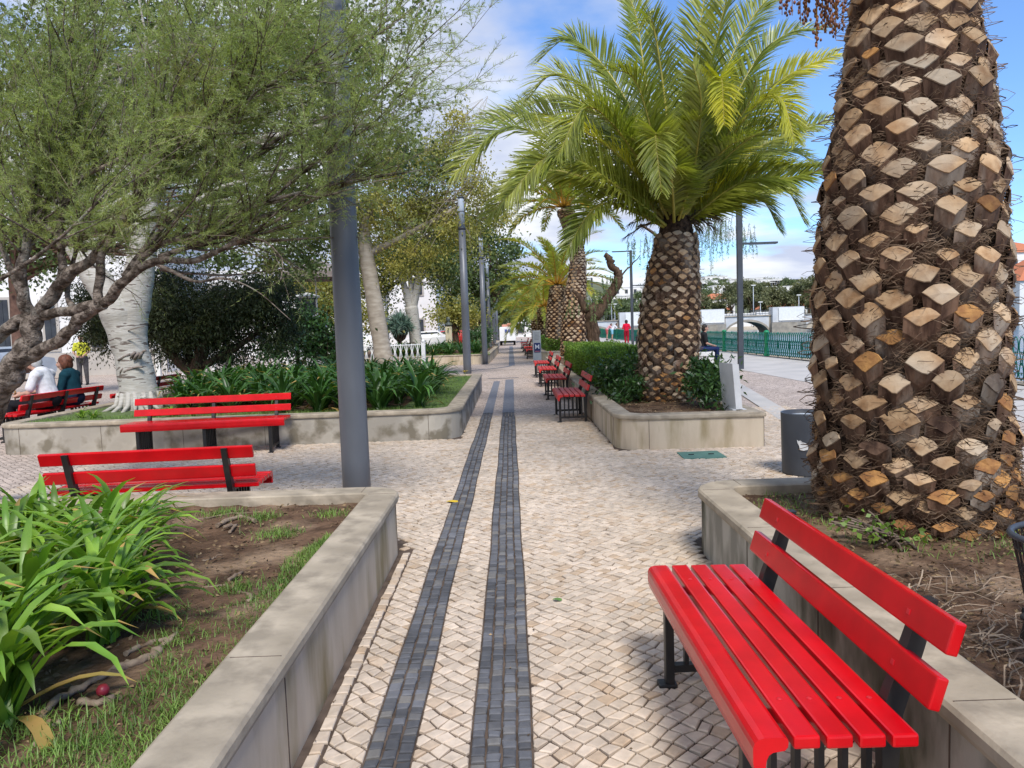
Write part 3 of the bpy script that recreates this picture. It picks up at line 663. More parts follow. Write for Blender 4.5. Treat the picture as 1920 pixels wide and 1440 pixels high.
stone_bench(q.x + 0.0, q.y + 0.3, 0.55, 1.1, 0.5, 'white concrete block on which the man in jeans sits')
stone_bench(5.8, 52, 0.5, 2.4, 0.45, 'white concrete block on the promenade near the leaning couple')
# ------------------------------------------------------------------ foliage helpers
def unit(a): return a / np.maximum(np.linalg.norm(a, axis=-1, keepdims=True), 1e-9)
def leafcards(C, D, Ln, Wd, droop=0.15):
    """one bent rhombus per leaf: C base, D direction, Ln length, Wd width"""
    n = len(C); rnd = rng.normal(size=(n, 3)); S = unit(np.cross(D, rnd)); U = np.cross(S, D)
    Ln = np.broadcast_to(np.asarray(Ln, float).reshape(-1, 1), (n, 1)); Wd = np.broadcast_to(np.asarray(Wd, float).reshape(-1, 1), (n, 1))
    mid = C + D * Ln * 0.45 + U * Ln * droop
    V = np.stack([C, mid + S * Wd / 2, C + D * Ln, mid - S * Wd / 2], 1).reshape(-1, 3)
    return V, np.arange(n * 4).reshape(n, 4)
def blob_leaves(ells, n, size, wr=0.6, shell=0.55, clump=0.28, nclump=None, hang=0.0):
    """leaves gathered in clumps spread through ellipsoids (centre, radii)"""
    vol = np.array([e[1][0] * e[1][1] * e[1][2] for e in ells]); cnt = (n * vol / vol.sum()).astype(int) + 1
    Cs = []; Ds = []
    for (c, r), k in zip(ells, cnt):
        nc = nclump or max(6, int(k / 110)); d = unit(rng.normal(size=(nc, 3))); rad = shell + (1 - shell) * rng.random((nc, 1))
        rad *= rng.choice([1, 1, 1, 0.6], (nc, 1)); cc = np.array(c) + d * rad * np.array(r)
        ix = rng.integers(0, nc, k); off = rng.normal(size=(k, 3)) * clump * np.array([1, 1, 0.75]) * (0.5 + rng.random((nc, 1))[ix])
        Cs.append(cc[ix] + off); dd = unit(rng.normal(size=(k, 3)) + d[ix] * 0.7 + np.array([0, 0, -hang])); Ds.append(dd)
    C = np.concatenate(Cs); D = np.concatenate(Ds); sz = size * rng.uniform(0.65, 1.25, len(C))
    return leafcards(C, D, sz, sz * wr)
def wpt(px, py, Y): return np.array(aty(px, py, Y))
def ell(px, py, Y, rx, ry=None, rz=None):       # ellipsoid centred on a measured point, radii in metres
    return (wpt(px, py, Y), (rx, ry or rx, rz or rx))
def crook(a, b_, r0, r1, n=6, amp=0.08, mb=None, m=0, k=6):
    a = Vector(a); b_ = Vector(b_); ln = (b_ - a).length; pts = []; o = Vector((0, 0, 0))
    for i in range(n + 1):
        t = i / n; o += Vector((random.gauss(0, 1), random.gauss(0, 1), random.gauss(0, .6))) * amp * ln / n * (0 if i in (0,) else 1)
        pts.append(a.lerp(b_, t) + o * (1 if i < n else 0.6) + Vector((0, 0, math.sin(t * PI) * ln * 0.06)))
    mb.tube(pts, [r0 + (r1 - r0) * (i / n) for i in range(n + 1)], k, m); return pts
def spline(P, n=10):
    """Catmull-Rom through rows of P (any dimension)"""
    P = np.asarray(P, float); Q = np.vstack([2 * P[0] - P[1], P, 2 * P[-1] - P[-2]]); outp = []
    for i in range(1, len(Q) - 2):
        for j in range(n):
            t = j / n; a, b_, c, d = Q[i - 1:i + 3]
            outp.append(0.5 * ((2 * b_) + (-a + c) * t + (2 * a - 5 * b_ + 4 * c - d) * t * t + (-a + 3 * b_ - 3 * c + d) * t ** 3))
    outp.append(P[-1]); return np.array(outp)

# ------------------------------------------------------------------ palms
def palm_axis(pts):     # pts (x,y,z,r)
    P = spline(pts, 8)
    def f(z):
        zs = P[:, 2]; return [float(np.interp(z, zs, P[:, k])) for k in (0, 1, 3)]
    return P, f
FACE = [(-.52, .0), (-.38, .16), (-.22, .27), (-.04, .33), (.16, .31), (.34, .20), (.52, .02), (.40, -.10), (.22, -.24), (.02, -.40), (-.12, -.34), (-.26, -.22), (-.40, -.10)]
def palm_trunk(root, pts, nar, step, sw, z0, z1, hair, old_to, prot=0.075, cutp=0.97, flat_low=True, seed=1, groove=True):
    rs = random.Random(seed); P, f = palm_axis(pts)
    mb = MB(); mb.tube([Vector(p[:3]) for p in P], [p[3] * 0.96 for p in P], 24)
    z = z0; row = 0; n9 = len(FACE)
    while z < z1:
        low = max(0, min(1, (old_to - z) / max(old_to - z0, .01)))
        nn_ = nar + (3 if low > .3 else 0)
        for k in range(nn_):
            th = 2 * PI * (k + (row % 2) * 0.5) / nn_ + rs.gauss(0, 0.026); zz_ = z + rs.gauss(0, 0.010)
            cx_, cy_, r = f(zz_)
            o = Vector((math.cos(th), math.sin(th), 0)); tn = Vector((-math.sin(th), math.cos(th), 0)); up = Vector((0, 0, 1))
            s = sw * rs.uniform(0.86, 1.08) * (1 - 0.26 * low); al = R(rs.uniform(6, 30)) + low * R(14)
            if rs.random() < 0.04: s *= 0.65
            cn = o * math.cos(al) + up * math.sin(al); v = up * math.cos(al) - o * math.sin(al)
            roll_ = rs.gauss(0, 0.09); tn2 = tn * math.cos(roll_) + v * math.sin(roll_); v2 = v * math.cos(roll_) - tn * math.sin(roll_)
            pr = prot * rs.uniform(0.55, 1.3) * (1 - 0.5 * low)
            C = Vector((cx_, cy_, zz_)) + o * (r + pr) + up * 0.02
            hv = s * rs.uniform(0.72, 1.05) * (1 - 0.2 * low)
            face = []; skx = rs.gauss(0, .018)
            for a, b_ in FACE:
                face.append(C + tn2 * (a * s * rs.uniform(.95, 1.05) + skx * b_) + v2 * (b_ * hv * rs.uniform(.93, 1.07)) + cn * (rs.gauss(0, 0.0016) - .03 * s * abs(a)))
            cpt = C + cn * rs.uniform(0.0, 0.007)
            ln = s * rs.uniform(0.95, 1.25) * (1 - 0.5 * low)
            B1 = Vector((cx_, cy_, zz_)) + o * (r + pr * 0.72) - up * (ln * 0.30)
            B2 = Vector((cx_, cy_, zz_)) + o * (r - 0.03) - up * ln
            r1 = [B1 + tn2 * (a * s * rs.uniform(.92, 1.10)) + up * (b_ * hv * 0.95) + o * rs.gauss(0, .004) for a, b_ in FACE]
            r2 = [B2 + tn2 * (a * s * 1.08) + up * (b_ * hv * 0.8) for a, b_ in FACE]
            rim = [cpt + (q - cpt) * 1.05 - cn * 0.006 for q in face]
            cm = 1 if (rs.random() > low * 0.8 + 0.05) else 2
            if rs.random() > cutp: cm = 3
            b0 = len(mb.v)
            vs = [cpt] + face + rim + r1 + r2
            fs = [(0, 1 + (i + 1) % n9, 1 + i) for i in range(n9)]; ms = [cm] * n9
            for a, mm in ((0, cm), (1, 3), (2, 3)):
                for i in range(n9):
                    j = (i + 1) % n9; fs.append((1 + a * n9 + i, 1 + a * n9 + j, 1 + (a + 1) * n9 + j, 1 + (a + 1) * n9 + i)); ms.append(mm)
            mb.v += [tuple(q) for q in vs]
            for q, mm in zip(fs, ms): mb.f.append(tuple(i + b0 for i in q)); mb.m.append(mm); mb.sm.append(False)
        z += step * (1 - 0.38 * low) * rs.uniform(0.95, 1.05); row += 1
    mb.build('trunk', [M['palm_core'], M['stub_cut'], M['stub_cut_o'], M['stub_side']], root)
    if hair:
        V = []; F = []
        for i in range(hair):
            zz_ = rs.uniform(z0 - .05, min(z1, 3.5)); th = rs.uniform(0, 2 * PI); cx_, cy_, r = f(zz_)
            dth = rs.choice((-1, 1)) * rs.uniform(0.05, 0.26) * (.45 / max(r, .2)) ; dz = rs.gauss(-0.01, 0.045); bul = rs.uniform(0.004, 0.050); wdt = rs.uniform(0.0012, 0.0036)
            if rs.random() < 0.03: bul += rs.uniform(0.03, 0.10)
            b0 = len(V); NS = 5; wz = rs.uniform(-.02, .02)
            for j in range(NS):
                t = j / (NS - 1); a = th + dth * t; rr = r + 0.015 + bul * math.sin(PI * t) + rs.uniform(-.006, .006); z_ = zz_ + dz * t + wz * math.sin(PI * t * 2)
                o = (cx_ + rr * math.cos(a), cy_ + rr * math.sin(a)); ww = wdt * (1 - 0.6 * t)
                V.append((o[0], o[1], z_ - ww)); V.append((o[0] + ww * .7 * math.cos(a), o[1] + ww * .7 * math.sin(a), z_ + ww))
            for j in range(NS - 1): F.append((b0 + 2 * j, b0 + 2 * j + 2, b0 + 2 * j + 3, b0 + 2 * j + 1))
        npmesh('fibre', V, F, M['fibre'], root)
def frond(root, pts, ll, mat_leaf, mat_stalk, nl=80, width=0.026, vee=0.35, start=0.14, sag=0.18, sidehint=None, r0=0.022, roll=None):
    P = spline(pts, 12); seg = np.linalg.norm(np.diff(P, axis=0), axis=1); S = np.concatenate([[0], np.cumsum(seg)]); Lt = S[-1]
    mb = MB(); mb.tube([Vector(p) for p in P[::2]] + ([Vector(P[-1])] if len(P) % 2 == 0 else []), [max(0.003, r0 * (1 - i / (len(P[::2])))) + .002 for i in range(len(P[::2]) + (1 if len(P) % 2 == 0 else 0))], 6, 1)
    s = np.repeat(np.linspace(start, 0.995, nl), 2); side = np.tile([1., -1.], nl); s = np.clip(s + rng.normal(0, .004, s.shape), 0, .999)
    pos = np.stack([np.interp(s * Lt, S, P[:, k]) for k in range(3)], 1)
    pos2 = np.stack([np.interp(np.minimum(s * Lt + .04, Lt), S, P[:, k]) for k in range(3)], 1); pos1 = np.stack([np.interp(np.maximum(s * Lt - .04, 0), S, P[:, k]) for k in range(3)], 1)
    T = unit(pos2 - pos1); hor = np.array(P[-1] - P[0]); hor[2] = 0
    sh = unit(np.cross(hor, [0, 0, 1.0])) if sidehint is None else unit(np.array(sidehint, float)); sv = unit(sh - T * (T @ sh)[:, None]); U = np.cross(sv, T)
    U *= np.sign(np.where(np.abs(U[:, 2:3]) > .05, U[:, 2:3], 1))
    ro = random.gauss(0, .35) if roll is None else roll
    sv, U = sv * math.cos(ro) + U * math.sin(ro), U * math.cos(ro) - sv * math.sin(ro)
    n = len(s); ang = R(62) - R(34) * s + rng.normal(0, .07, n); vv = vee + rng.normal(0, .16, n)
    D = unit(T * np.cos(ang)[:, None] + sv * (side * np.sin(ang))[:, None] + U * (vv)[:, None])
    prof = np.interp(s, [start, start + .08, 0.35, 0.7, 0.9, 1.0], [0.30, 0.62, 1.0, 0.86, 0.55, 0.30]); ln = (ll * prof * rng.uniform(.86, 1.08, n))[:, None]
    wd = (width * np.interp(s, [0, .3, .8, 1], [.6, 1, .9, .5]) * rng.uniform(.8, 1.2, n))[:, None]
    W = unit(np.cross(D, U + rng.normal(0, .25, (n, 3)))); G = np.array([0, 0, -1.0])
    p0 = pos; p1 = pos + D * ln * .5 + G * ln * sag * .18; p2 = pos + D * ln * .95 + G * ln * sag
    V = np.stack([p0 - W * wd * .3, p0 + W * wd * .3, p1 + W * wd * .5, p1 - W * wd * .5, p2 + W * .002, p2 - W * .002], 1).reshape(-1, 3)
    b0 = len(mb.v); mb.v += [tuple(v) for v in V]
    for i in range(n):
        q = b0 + i * 6; mb.f += [(q, q + 1, q + 2, q + 3), (q + 3, q + 2, q + 4, q + 5)]; mb.m += [0, 0]; mb.sm += [False, False]
    return mb.build('frond', [mat_leaf, mat_stalk], root)
def arcfrond(base, az, el, L_, droop, n=5):
    p = np.array(base, float); outp = [p.copy()]; k = 8
    for i in range(k):
        s = (i + .5) / k; e = el - droop * s ** 1.4; d = np.array([math.cos(az) * math.cos(e), math.sin(az) * math.cos(e), math.sin(e)]); p = p + d * L_ / k; outp.append(p.copy())
    return outp[::2]

GP = 'date palms along the promenade side of the path'
# the near trunk
pm = empty('palm_tree', (0, 0, 0), 0, 'huge rough palm trunk in the right foreground, with cut leaf bases and hanging dates', 'palm tree', GP)
CX, CY = 2.225, 4.15
near_pts = [(CX + .03, CY, 0.30, .46), (CX + .015, CY, 0.50, .475), (CX, CY, 0.70, .475), (CX - .01, CY, 1.0, .438), (CX - .02, CY, 1.46, .437), (CX - .015, CY, 2.04, .410), (CX, CY, 2.62, .335), (CX - .01, CY, 3.2, .245), (CX - .01, CY, 3.9, .23), (CX, CY, 5.0, .27), (CX, CY, 5.9, .34)]
palm_trunk(pm, near_pts, 13, 0.106, 0.160, 0.36, 5.9, 26000, 0.95, prot=0.055, cutp=.965, seed=3)
# crown of the near palm, above the frame
for k in range(20):
    az = k * 2.399; el = R(78 - 2.0 * k)
    fo = frond(pm, arcfrond((CX + .15 * math.cos(az), CY + .15 * math.sin(az), 5.85), az, el, 3.6 + random.uniform(-.3, .3), R(55)), 0.50, M['frond'], M['petiole'], nl=50, width=0.032)
# hanging date clusters
M['date'] = mat('dry_date', (0.20, 0.075, 0.03), (0.10, 0.035, 0.015), rough=0.6, scale=20, island=0.5)
for i, (px, ytip, Y) in enumerate([(1502, 62, 4.0), (1549, 92, 3.9), (1566, 60, 4.05)]):
    dc = empty('date_cluster', (0, 0, 0), 0); dc.parent = pm
    tip = aty(px, ytip, Y); top = Vector((CX - .25, CY - .1, 5.7))
    mb = MB(); db = MB(); bm_ = bmesh.new(); bmesh.ops.create_icosphere(bm_, subdivisions=1, radius=1)
    iv = [v.co.copy() for v in bm_.verts]; iff = [[v.index for v in f.verts] for f in bm_.faces]; bm_.free()
    hub = Vector((tip.x, tip.y, tip.z + 1.5)); mb.tube([top, top.lerp(hub, .5) + Vector((0, 0, .25)), hub], [.02, .016, .014], 6)
    for sidx in range(13):
        ox, oy = random.gauss(0, .045), random.gauss(0, .045); end = tip + Vector((ox, oy, random.uniform(0, .5) * (0.25 if sidx < 5 else 1)))
        pts = [hub, hub.lerp(end, .35) + Vector((ox * .6, oy * .6, 0)), end]; mb.tube(pts, [.003, .0025, .002], 4)
        a = Vector(pts[1])
        nd = int((a - end).length / 0.013)
        for j in range(nd):
            q = a.lerp(end, j / nd) + Vector((random.gauss(0, .010), random.gauss(0, .010), 0)); sc = random.uniform(.0055, .0085)
            db.add([q + Vector((v.x * sc, v.y * sc, v.z * sc * 1.5)) for v in iv], iff, 0, True)
    mb.build('stalk', M['petiole_o'], dc); db.build('date', M['date'], dc)['kind'] = 'stuff'

# the palm with the full crown
pm2 = empty('palm_tree', (0, 0, 0), 0, 'short fat palm with a full green crown in the pale planter', 'palm tree', GP)
mx2, my2 = 2.29, 10.9
palm_trunk(pm2, [(mx2, my2, .30, .37), (mx2, my2, .5, .38), (mx2, my2, .9, .385), (2.32, my2, 1.52, .39), (2.38, my2, 2.13, .34), (2.43, my2, 2.60, .27), (2.44, my2, 2.86, .24), (2.44, my2, 3.1, .15)], 13, .086, .130, .36, 2.72, 12000, 0.85, prot=.05, seed=5)
B2 = (1265, 436, 10.9)
def FP(*pp): return [wpt(*q) for q in pp]
FR = [  # spine through measured points (px, py, distance); leaf length; colour
    ([B2, (1175, 190, 11.6), (1075, 75, 11.9), (1004, 118, 12.0)], .62, 'frond'),
    ([B2, (1170, 235, 11.3), (1050, 140, 11.3), (985, 190, 11.2)], .58, 'frond'),
    ([B2, (1195, 295, 10.2), (1105, 200, 9.7), (1046, 290, 9.4)], .60, 'frond'),
    ([B2, (1112, 317, 10.4), (960, 238, 10.1), (848, 330, 9.9)], .62, 'frond'),
    ([B2, (1130, 348, 10.9), (1010, 322, 10.9), (915, 405, 10.8)], .52, 'frond'),
    ([B2, (1150, 300, 12.0), (1030, 215, 12.6), (900, 225, 13.0)], .60, 'frond'),
    ([B2, (1160, 385, 10.3), (1110, 395, 10.0), (1062, 470, 9.9)], .45, 'frond'),
    ([B2, (1248, 200, 11.0), (1222, 40, 10.9), (1196, 60, 10.5)], .52, 'frond'),
    ([B2, (1215, 180, 11.8), (1190, 20, 12.2), (1150, -40, 12.6)], .55, 'frond'),
    ([B2, (1292, 187, 11.3), (1320, 0, 11.6), (1345, -130, 12.2)], .55, 'frond'),
    ([B2, (1320, 180, 10.8), (1362, 0, 10.8), (1395, -120, 11.0)], .55, 'frond'),
    ([B2, (1355, 150, 11.4), (1420, 20, 11.8), (1500, -50, 12.2)], .55, 'frond'),
    ([B2, (1385, 170, 11.0), (1455, 75, 11.2), (1545, 52, 11.2)], .50, 'frond'),
    ([B2, (1400, 210, 11.5), (1480, 140, 11.8), (1570, 100, 12.0)], .50, 'frond_y'),
    ([B2, (1395, 225, 10.2), (1460, 182, 9.8), (1490, 262, 9.5)], .48, 'frond_y'),
    ([B2, (1400, 295, 11.6), (1470, 255, 12.0), (1560, 222, 12.4)], .48, 'frond'),
    ([B2, (1385, 345, 10.6), (1470, 335, 10.4), (1545, 318, 10.2)], .50, 'frond'),
    ([B2, (1400, 365, 11.4), (1470, 352, 11.7), (1510, 420, 11.8)], .40, 'frond'),
    ([B2, (1360, 382, 11.0), (1425, 372, 11.0), (1462, 432, 11.0)], .38, 'frond'),
    ([B2, (1320, 260, 9.9), (1350, 145, 9.5), (1358, 235, 9.0)], .44, 'frond_y'),
    ([B2, (1258, 330, 9.9), (1230, 250, 9.3), (1240, 360, 8.9)], .42, 'frond'),
    ([B2, (1300, 320, 10.0), (1315, 200, 9.6), (1300, 120, 9.4)], .48, 'frond'),
    ([B2, (1230, 280, 10.4), (1190, 150, 10.2), (1130, 130, 10.0)], .52, 'frond'),
    ([B2, (1150, 345, 10.0), (1040, 290, 9.6), (948, 372, 9.3)], .52, 'frond'),
    ([B2, (1165, 260, 12.2), (1060, 180, 12.8), (950, 215, 13.2)], .55, 'frond'),
    ([B2, (1385, 320, 12.2), (1480, 280, 12.8), (1560, 340, 13.2)], .5, 'frond'),
    ([B2, (1340, 290, 10.0), (1400, 200, 9.6), (1420, 150, 9.4)], .46, 'frond'),
]
for pp, ll, c_ in FR:
    frond(pm2, FP(*pp), ll * 1.22, M[c_], M['petiole'], nl=190, width=.027, roll=(1 if pp[-1][0] < 1265 else -1) * min(1.0, abs(pp[-1][0] - 1265) / 300) * random.uniform(.7, 1.1))
for k in range(22):
    az = 0.5 + k * 2.399; el = R(82 - 1.9 * k)
    frond(pm2, arcfrond((2.44 + .1 * math.cos(az), 10.95 + .1 * math.sin(az), 2.85), az, el, random.uniform(2.2, 3.3) if math.sin(az) > -.2 else random.uniform(1.7, 2.1), R(62)), 0.56, M['frond'] if k % 9 else M['frond_y'], M['petiole'], nl=125, width=.025)
for px, py in ((1178, 415), (1352, 405), (1170, 440), (1310, 425), (1345, 425)):
    a = aty(px, py, 10.8); frond(pm2, [(2.44, 10.85, 2.8), (np.array(a) + np.array((2.44, 10.85, 2.9))) / 2 + (0, 0, .08), np.array(a) + (0, 0, -.05)], .22, M['dry_frond'], M['dry_frond'], nl=30, width=.02, sag=.6)

def far_palm(label, axis, crown, nfr, ll, L_, leafm, seedv, nar=12, step=.1, sw=.15, z1=None, el0=80, del_=2.6, drp=70, hair=1200):
    random.seed(seedv); root = empty('palm_tree', (0, 0, 0), 0, label, 'palm tree', GP)
    palm_trunk(root, axis, nar, step, sw, axis[0][2] + .1, z1 or axis[-1][2], hair, axis[0][2] + .5, prot=.045, seed=seedv)
    for k in range(nfr):
        az = k * 2.399 + seedv; el = R(el0 - del_ * k)
        frond(root, arcfrond((crown[0] + .1 * math.cos(az), crown[1] + .1 * math.sin(az), crown[2]), az, el, L_ * random.uniform(.8, 1.12), R(drp)), ll, M[leafm], M['petiole_o'], nl=70, width=.045, r0=.03)
    return root
far_palm('tall slim palm with a curved light trunk, tallest of the far palms', [(2.22, 26, .3, .44), (2.18, 26, .74, .42), (2.28, 26, 2.4, .34), (2.42, 26, 3.7, .235), (2.25, 26, 4.7, .24), (2.02, 26, 5.5, .27)], (2.0, 26, 5.55), 30, .42, 2.7, 'frond_g', 11, z1=5.45)
far_palm('palm with a swollen bright trunk and yellow-orange stalks behind the tall slim palm', [(2.0, 33, .1, .40), (2.0, 33, .8, .42), (2.05, 33, 1.9, .42), (2.12, 33, 3.0, .30), (2.12, 33, 3.25, .25)], (2.12, 33, 3.3), 30, .5, 3.3, 'frond_g', 12, el0=84, del_=3.0)
far_palm('lower palm with a dark trunk beyond the swollen one', [(1.9, 42, .1, .36), (1.92, 42, 1.0, .37), (1.94, 42, 2.1, .36), (1.94, 42, 2.5, .3)], (1.94, 42, 2.6), 30, .55, 3.2, 'frond_g', 13, el0=82, del_=3.2, drp=80, step=.13)
far_palm('farthest small palm whose drooping crown hangs over the red benches', [(1.8, 50, .1, .33), (1.8, 50, 1.0, .34), (1.75, 50, 2.1, .3)], (1.75, 50, 2.3), 26, .55, 3.4, 'frond_g', 14, el0=80, del_=3.4, drp=85, step=.15)
random.seed(21)

# ------------------------------------------------------------------ strap-leaved plants
def strap_mesh(nleaf, L_, W_, mats, dryp=0.0, up=0.6, seedv=0, segs=7):
    r_ = np.random.default_rng(seedv); V = []; F = []; MI = []
    for i in range(nleaf):
        az = r_.uniform(0, 2 * PI); l_ = L_ * r_.uniform(.65, 1.12); w_ = W_ * r_.uniform(.75, 1.15); e = R(r_.uniform(48, 86)) * up / .6; e = min(e, R(88))
        dr = R(r_.uniform(70, 165)); p = np.array([r_.normal(0, .025), r_.normal(0, .025), 0.0]); dry = r_.random() < dryp
        if dry: e *= .45
        tw = r_.normal(0, .25); b0 = len(V); tipdry = r_.random() < 0.16
        for j in range(segs + 1):
            s = j / segs; ee = e - dr * s ** 1.9; d = np.array([math.cos(az) * math.cos(ee), math.sin(az) * math.cos(ee), math.sin(ee)])
            sd_ = np.array([-math.sin(az + tw * s), math.cos(az + tw * s), tw * s * .6]); ww = w_ * (0.62 + .45 * math.sin(min(1, s * 1.25) * PI * .75)) * (1 if s < .72 else max(0.04, 1 - ((s - .72) / .28) ** 1.6)) / 2
            nn = np.cross(d, sd_); nn = nn if nn[2] > 0 else -nn
            V += [p - sd_ * ww + nn * ww * .35, p, p + sd_ * ww + nn * ww * .35]
            p = p + d * l_ / segs
        for j in range(segs):
            q = b0 + j * 3; F += [(q, q + 1, q + 4, q + 3), (q + 1, q + 2, q + 5, q + 4)]; mm = 1 if (dry or (tipdry and j >= segs - 1)) else 0; MI += [mm, mm]
    V = np.array(V); V[:, 2] = np.maximum(V[:, 2], 0.012)
    me_o = npmesh('strap_leaves', V, F, mats, None, MI, smooth=True); me = me_o.data; bpy.data.objects.remove(me_o); return me
AG = [strap_mesh(46, .62, .042, [M['aga'], M['aga_dry']], .02, seedv=s) for s in (1, 2, 3, 4)]
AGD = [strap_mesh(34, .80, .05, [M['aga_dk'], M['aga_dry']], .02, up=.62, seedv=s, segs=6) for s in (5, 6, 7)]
def plant(name, me, loc, rz, sc, label, cat, group):
    o = bpy.data.objects.new(name, me); COL.objects.link(o); o.location = loc; o.rotation_euler = (0, 0, rz); o.scale = (sc,) * 3; return tag(o, label, cat, group)
nearp = []
for x0, y0 in [(-1.62, 2.68), (-1.66, 2.36), (-1.60, 2.08), (-1.72, 3.0), (-1.85, 3.35), (-1.92, 3.55), (-1.80, 3.15), (-1.82, 2.75), (-1.98, 2.38), (-2.15, 2.05), (-2.2, 3.75), (-2.15, 3.3), (-2.25, 2.85), (-2.4, 2.5), (-2.55, 3.9), (-2.5, 3.4), (-2.6, 3.0), (-2.75, 2.6), (-2.9, 3.7), (-2.9, 3.2), (-2.45, 2.2), (-2.3, 4.15), (-2.75, 4.2), (-3.2, 4.1), (-3.2, 3.5), (-2.6, 1.85), (-2.05, 1.75)]:
    nearp.append((x0 + random.gauss(0, .05), y0 + random.gauss(0, .05)))
for i, (x, y) in enumerate(nearp):
    plant('agapanthus_plant', AG[i % 4], (x, y, .355), random.uniform(0, 6), random.uniform(.82, 1.02) * (.86 if y > 3.1 else 1), 'bright green strap-leaved clump in the near left planter', 'plant', 'bright strap-leaved clumps in the near left planter')
cnt = 0
for yy in np.arange(10.75, 15.6, .44):
    for xx in np.arange(-5.7, -1.1, .47):
        x = xx + random.gauss(0, .09); y = yy + random.gauss(0, .08)
        if x > -1.35 + (y - 10.7) * .02: continue
        if y < 11.2 and x < -3.9 + 0: continue
        if x < -5.3 and y < 13: continue
        if (x + 1.3) > 0 and y < 11.0: continue
        if y > 14.0 and x > -1.5: continue
        cnt += 1
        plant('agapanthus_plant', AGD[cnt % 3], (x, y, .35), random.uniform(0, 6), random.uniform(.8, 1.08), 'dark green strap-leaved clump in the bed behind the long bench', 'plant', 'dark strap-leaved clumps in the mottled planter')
for yy in np.arange(31.7, 36, .8):
    for xx in np.arange(-5.2, -1.2, .62):
        if xx > -2.3 and yy < 32.4: continue
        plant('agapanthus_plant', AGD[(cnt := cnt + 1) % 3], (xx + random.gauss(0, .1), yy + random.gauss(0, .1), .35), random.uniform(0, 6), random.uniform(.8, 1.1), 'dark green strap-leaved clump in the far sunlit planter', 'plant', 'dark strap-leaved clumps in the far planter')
# small pale tufts by the white trunk
for x, y in ((-6.35, 10.95), (-6.1, 10.8), (-5.2, 10.75), (-4.6, 10.7), (-5.0, 10.9)):
    plant('grass_tuft', AG[1], (x, y, .355), random.uniform(0, 6), .36, 'small pale grassy tuft near the foot of the white trunk', 'plant', 'small tufts by the white trunk')

# ------------------------------------------------------------------ grass
def grass(name, label_kind, fn, n, h, parent=None):
    C = []
    while len(C) < n:
        p = fn()
        if p is not None: C.append(p)
    C = np.array(C); k = len(C); az = rng.uniform(0, 2 * PI, k); e = rng.uniform(.5, 1.4, k); l_ = h * rng.uniform(.5, 1.3, k)
    d = np.stack([np.cos(az) * np.cos(e), np.sin(az) * np.cos(e), np.sin(e)], 1); d2 = d.copy(); d2[:, 2] -= .5; d2 = unit(d2)
    s = np.stack([-np.sin(az), np.cos(az), np.zeros(k)], 1) * .0022 * (h / .05)
    p1 = C + d * l_[:, None] * .55; p2 = p1 + d2 * l_[:, None] * .5
    V = np.stack([C - s, C + s, p1 + s * .8, p1 - s * .8, p2 + s * .1, p2 - s * .1], 1).reshape(-1, 3); b0 = np.arange(k)[:, None] * 6
    F = np.concatenate([b0 + [0, 1, 2, 3], b0 + [3, 2, 4, 5]]); o = npmesh(name, V, F, M['grass']); tag(o, kind='stuff'); return o
def gnear():
    y = 1.5 + 2.6 * random.random() ** 1.3; wdt = .34 - .09 * (y - 1.5); u = random.random() ** 1.5
    x = -1.02 - u * wdt * (1.0 + .7 * math.sin(y * 5.1) * math.sin(y * 2.3 + 1))
    if random.random() < .45 * max(0, math.sin(y * 7.0 + x * 9)): return None
    return (x, y, .362)
grass('grass', '', gnear, 6000, .038)
def gpatch():
    cx_, cy_ = random.choice([(-1.25, 2.0), (-1.45, 2.15), (-1.5, 1.9), (-1.25, 3.3), (-1.35, 4.2), (-1.6, 4.6), (-1.9, 4.75), (-1.3, 2.75), (-1.15, 4.6), (-1.45, 3.0)])
    return (cx_ + random.gauss(0, .07), cy_ + random.gauss(0, .06), .36)
grass('grass', '', gpatch, 2600, .045)
def gmid():
    y = random.uniform(10.25, 11.0) if random.random() < .5 else random.uniform(10.25, 17.3)
    if y < 11: x = random.uniform(-7.0, -.95)
    else: x = random.uniform(-1.5, -.95)
    if -5.2 < x < -4 and random.random() < .6: return None
    return (x, y, .36)
grass('grass', '', gmid, 26000, .06)
sheet('lawn', -7.0, -5.0, 10.27, 13.5, .385, M['lawn']); sheet('lawn', -1.6, -0.93, 10.4, 17.5, .387, M['lawn'])
sheet('lawn', -4.0, -1.15, 31.5, 32.6, .40, M['lawn'])
def gfar():
    return (random.uniform(-4.5, -.9), random.uniform(31.3, 33), .36)
grass('grass', '', gfar, 6000, .10)
def gpalm():
    a = random.uniform(2.2, 5.4); r_ = random.uniform(.5, .85); return (CX + r_ * math.cos(a), CY + r_ * math.sin(a), .36)
grass('grass', '', gpalm, 700, .045)

# ------------------------------------------------------------------ soil litter: roots, twigs, leaves
rt = empty('tree_root', (0, 0, 0), 0, 'gnarled surface roots crawling over the near left soil', 'root')
def rootline(pp, r):
    P = [at(px, py, .365) + Vector((0, 0, random.uniform(-.004, .006))) for px, py in pp]; Q = spline([tuple(p) for p in P], 4)
    mb = MB(); mb.tube([Vector(q) + Vector((random.gauss(0, .004), random.gauss(0, .004), random.gauss(0, .003))) for q in Q], [r * random.uniform(.6, 1.25) for _ in Q], 7); mb.build('root_length', M['root'], rt)
rootline([(75, 1345), (110, 1310), (150, 1290), (215, 1255), (255, 1245), (290, 1225), (330, 1190)], .013)
rootline([(215, 1262), (250, 1240), (285, 1232), (300, 1215)], .02); rootline([(230, 1230), (270, 1212), (310, 1200), (340, 1185)], .009)
rootline([(68, 1400), (72, 1375), (95, 1365), (110, 1355)], .008); rootline([(150, 1320), (185, 1318), (215, 1310)], .014)
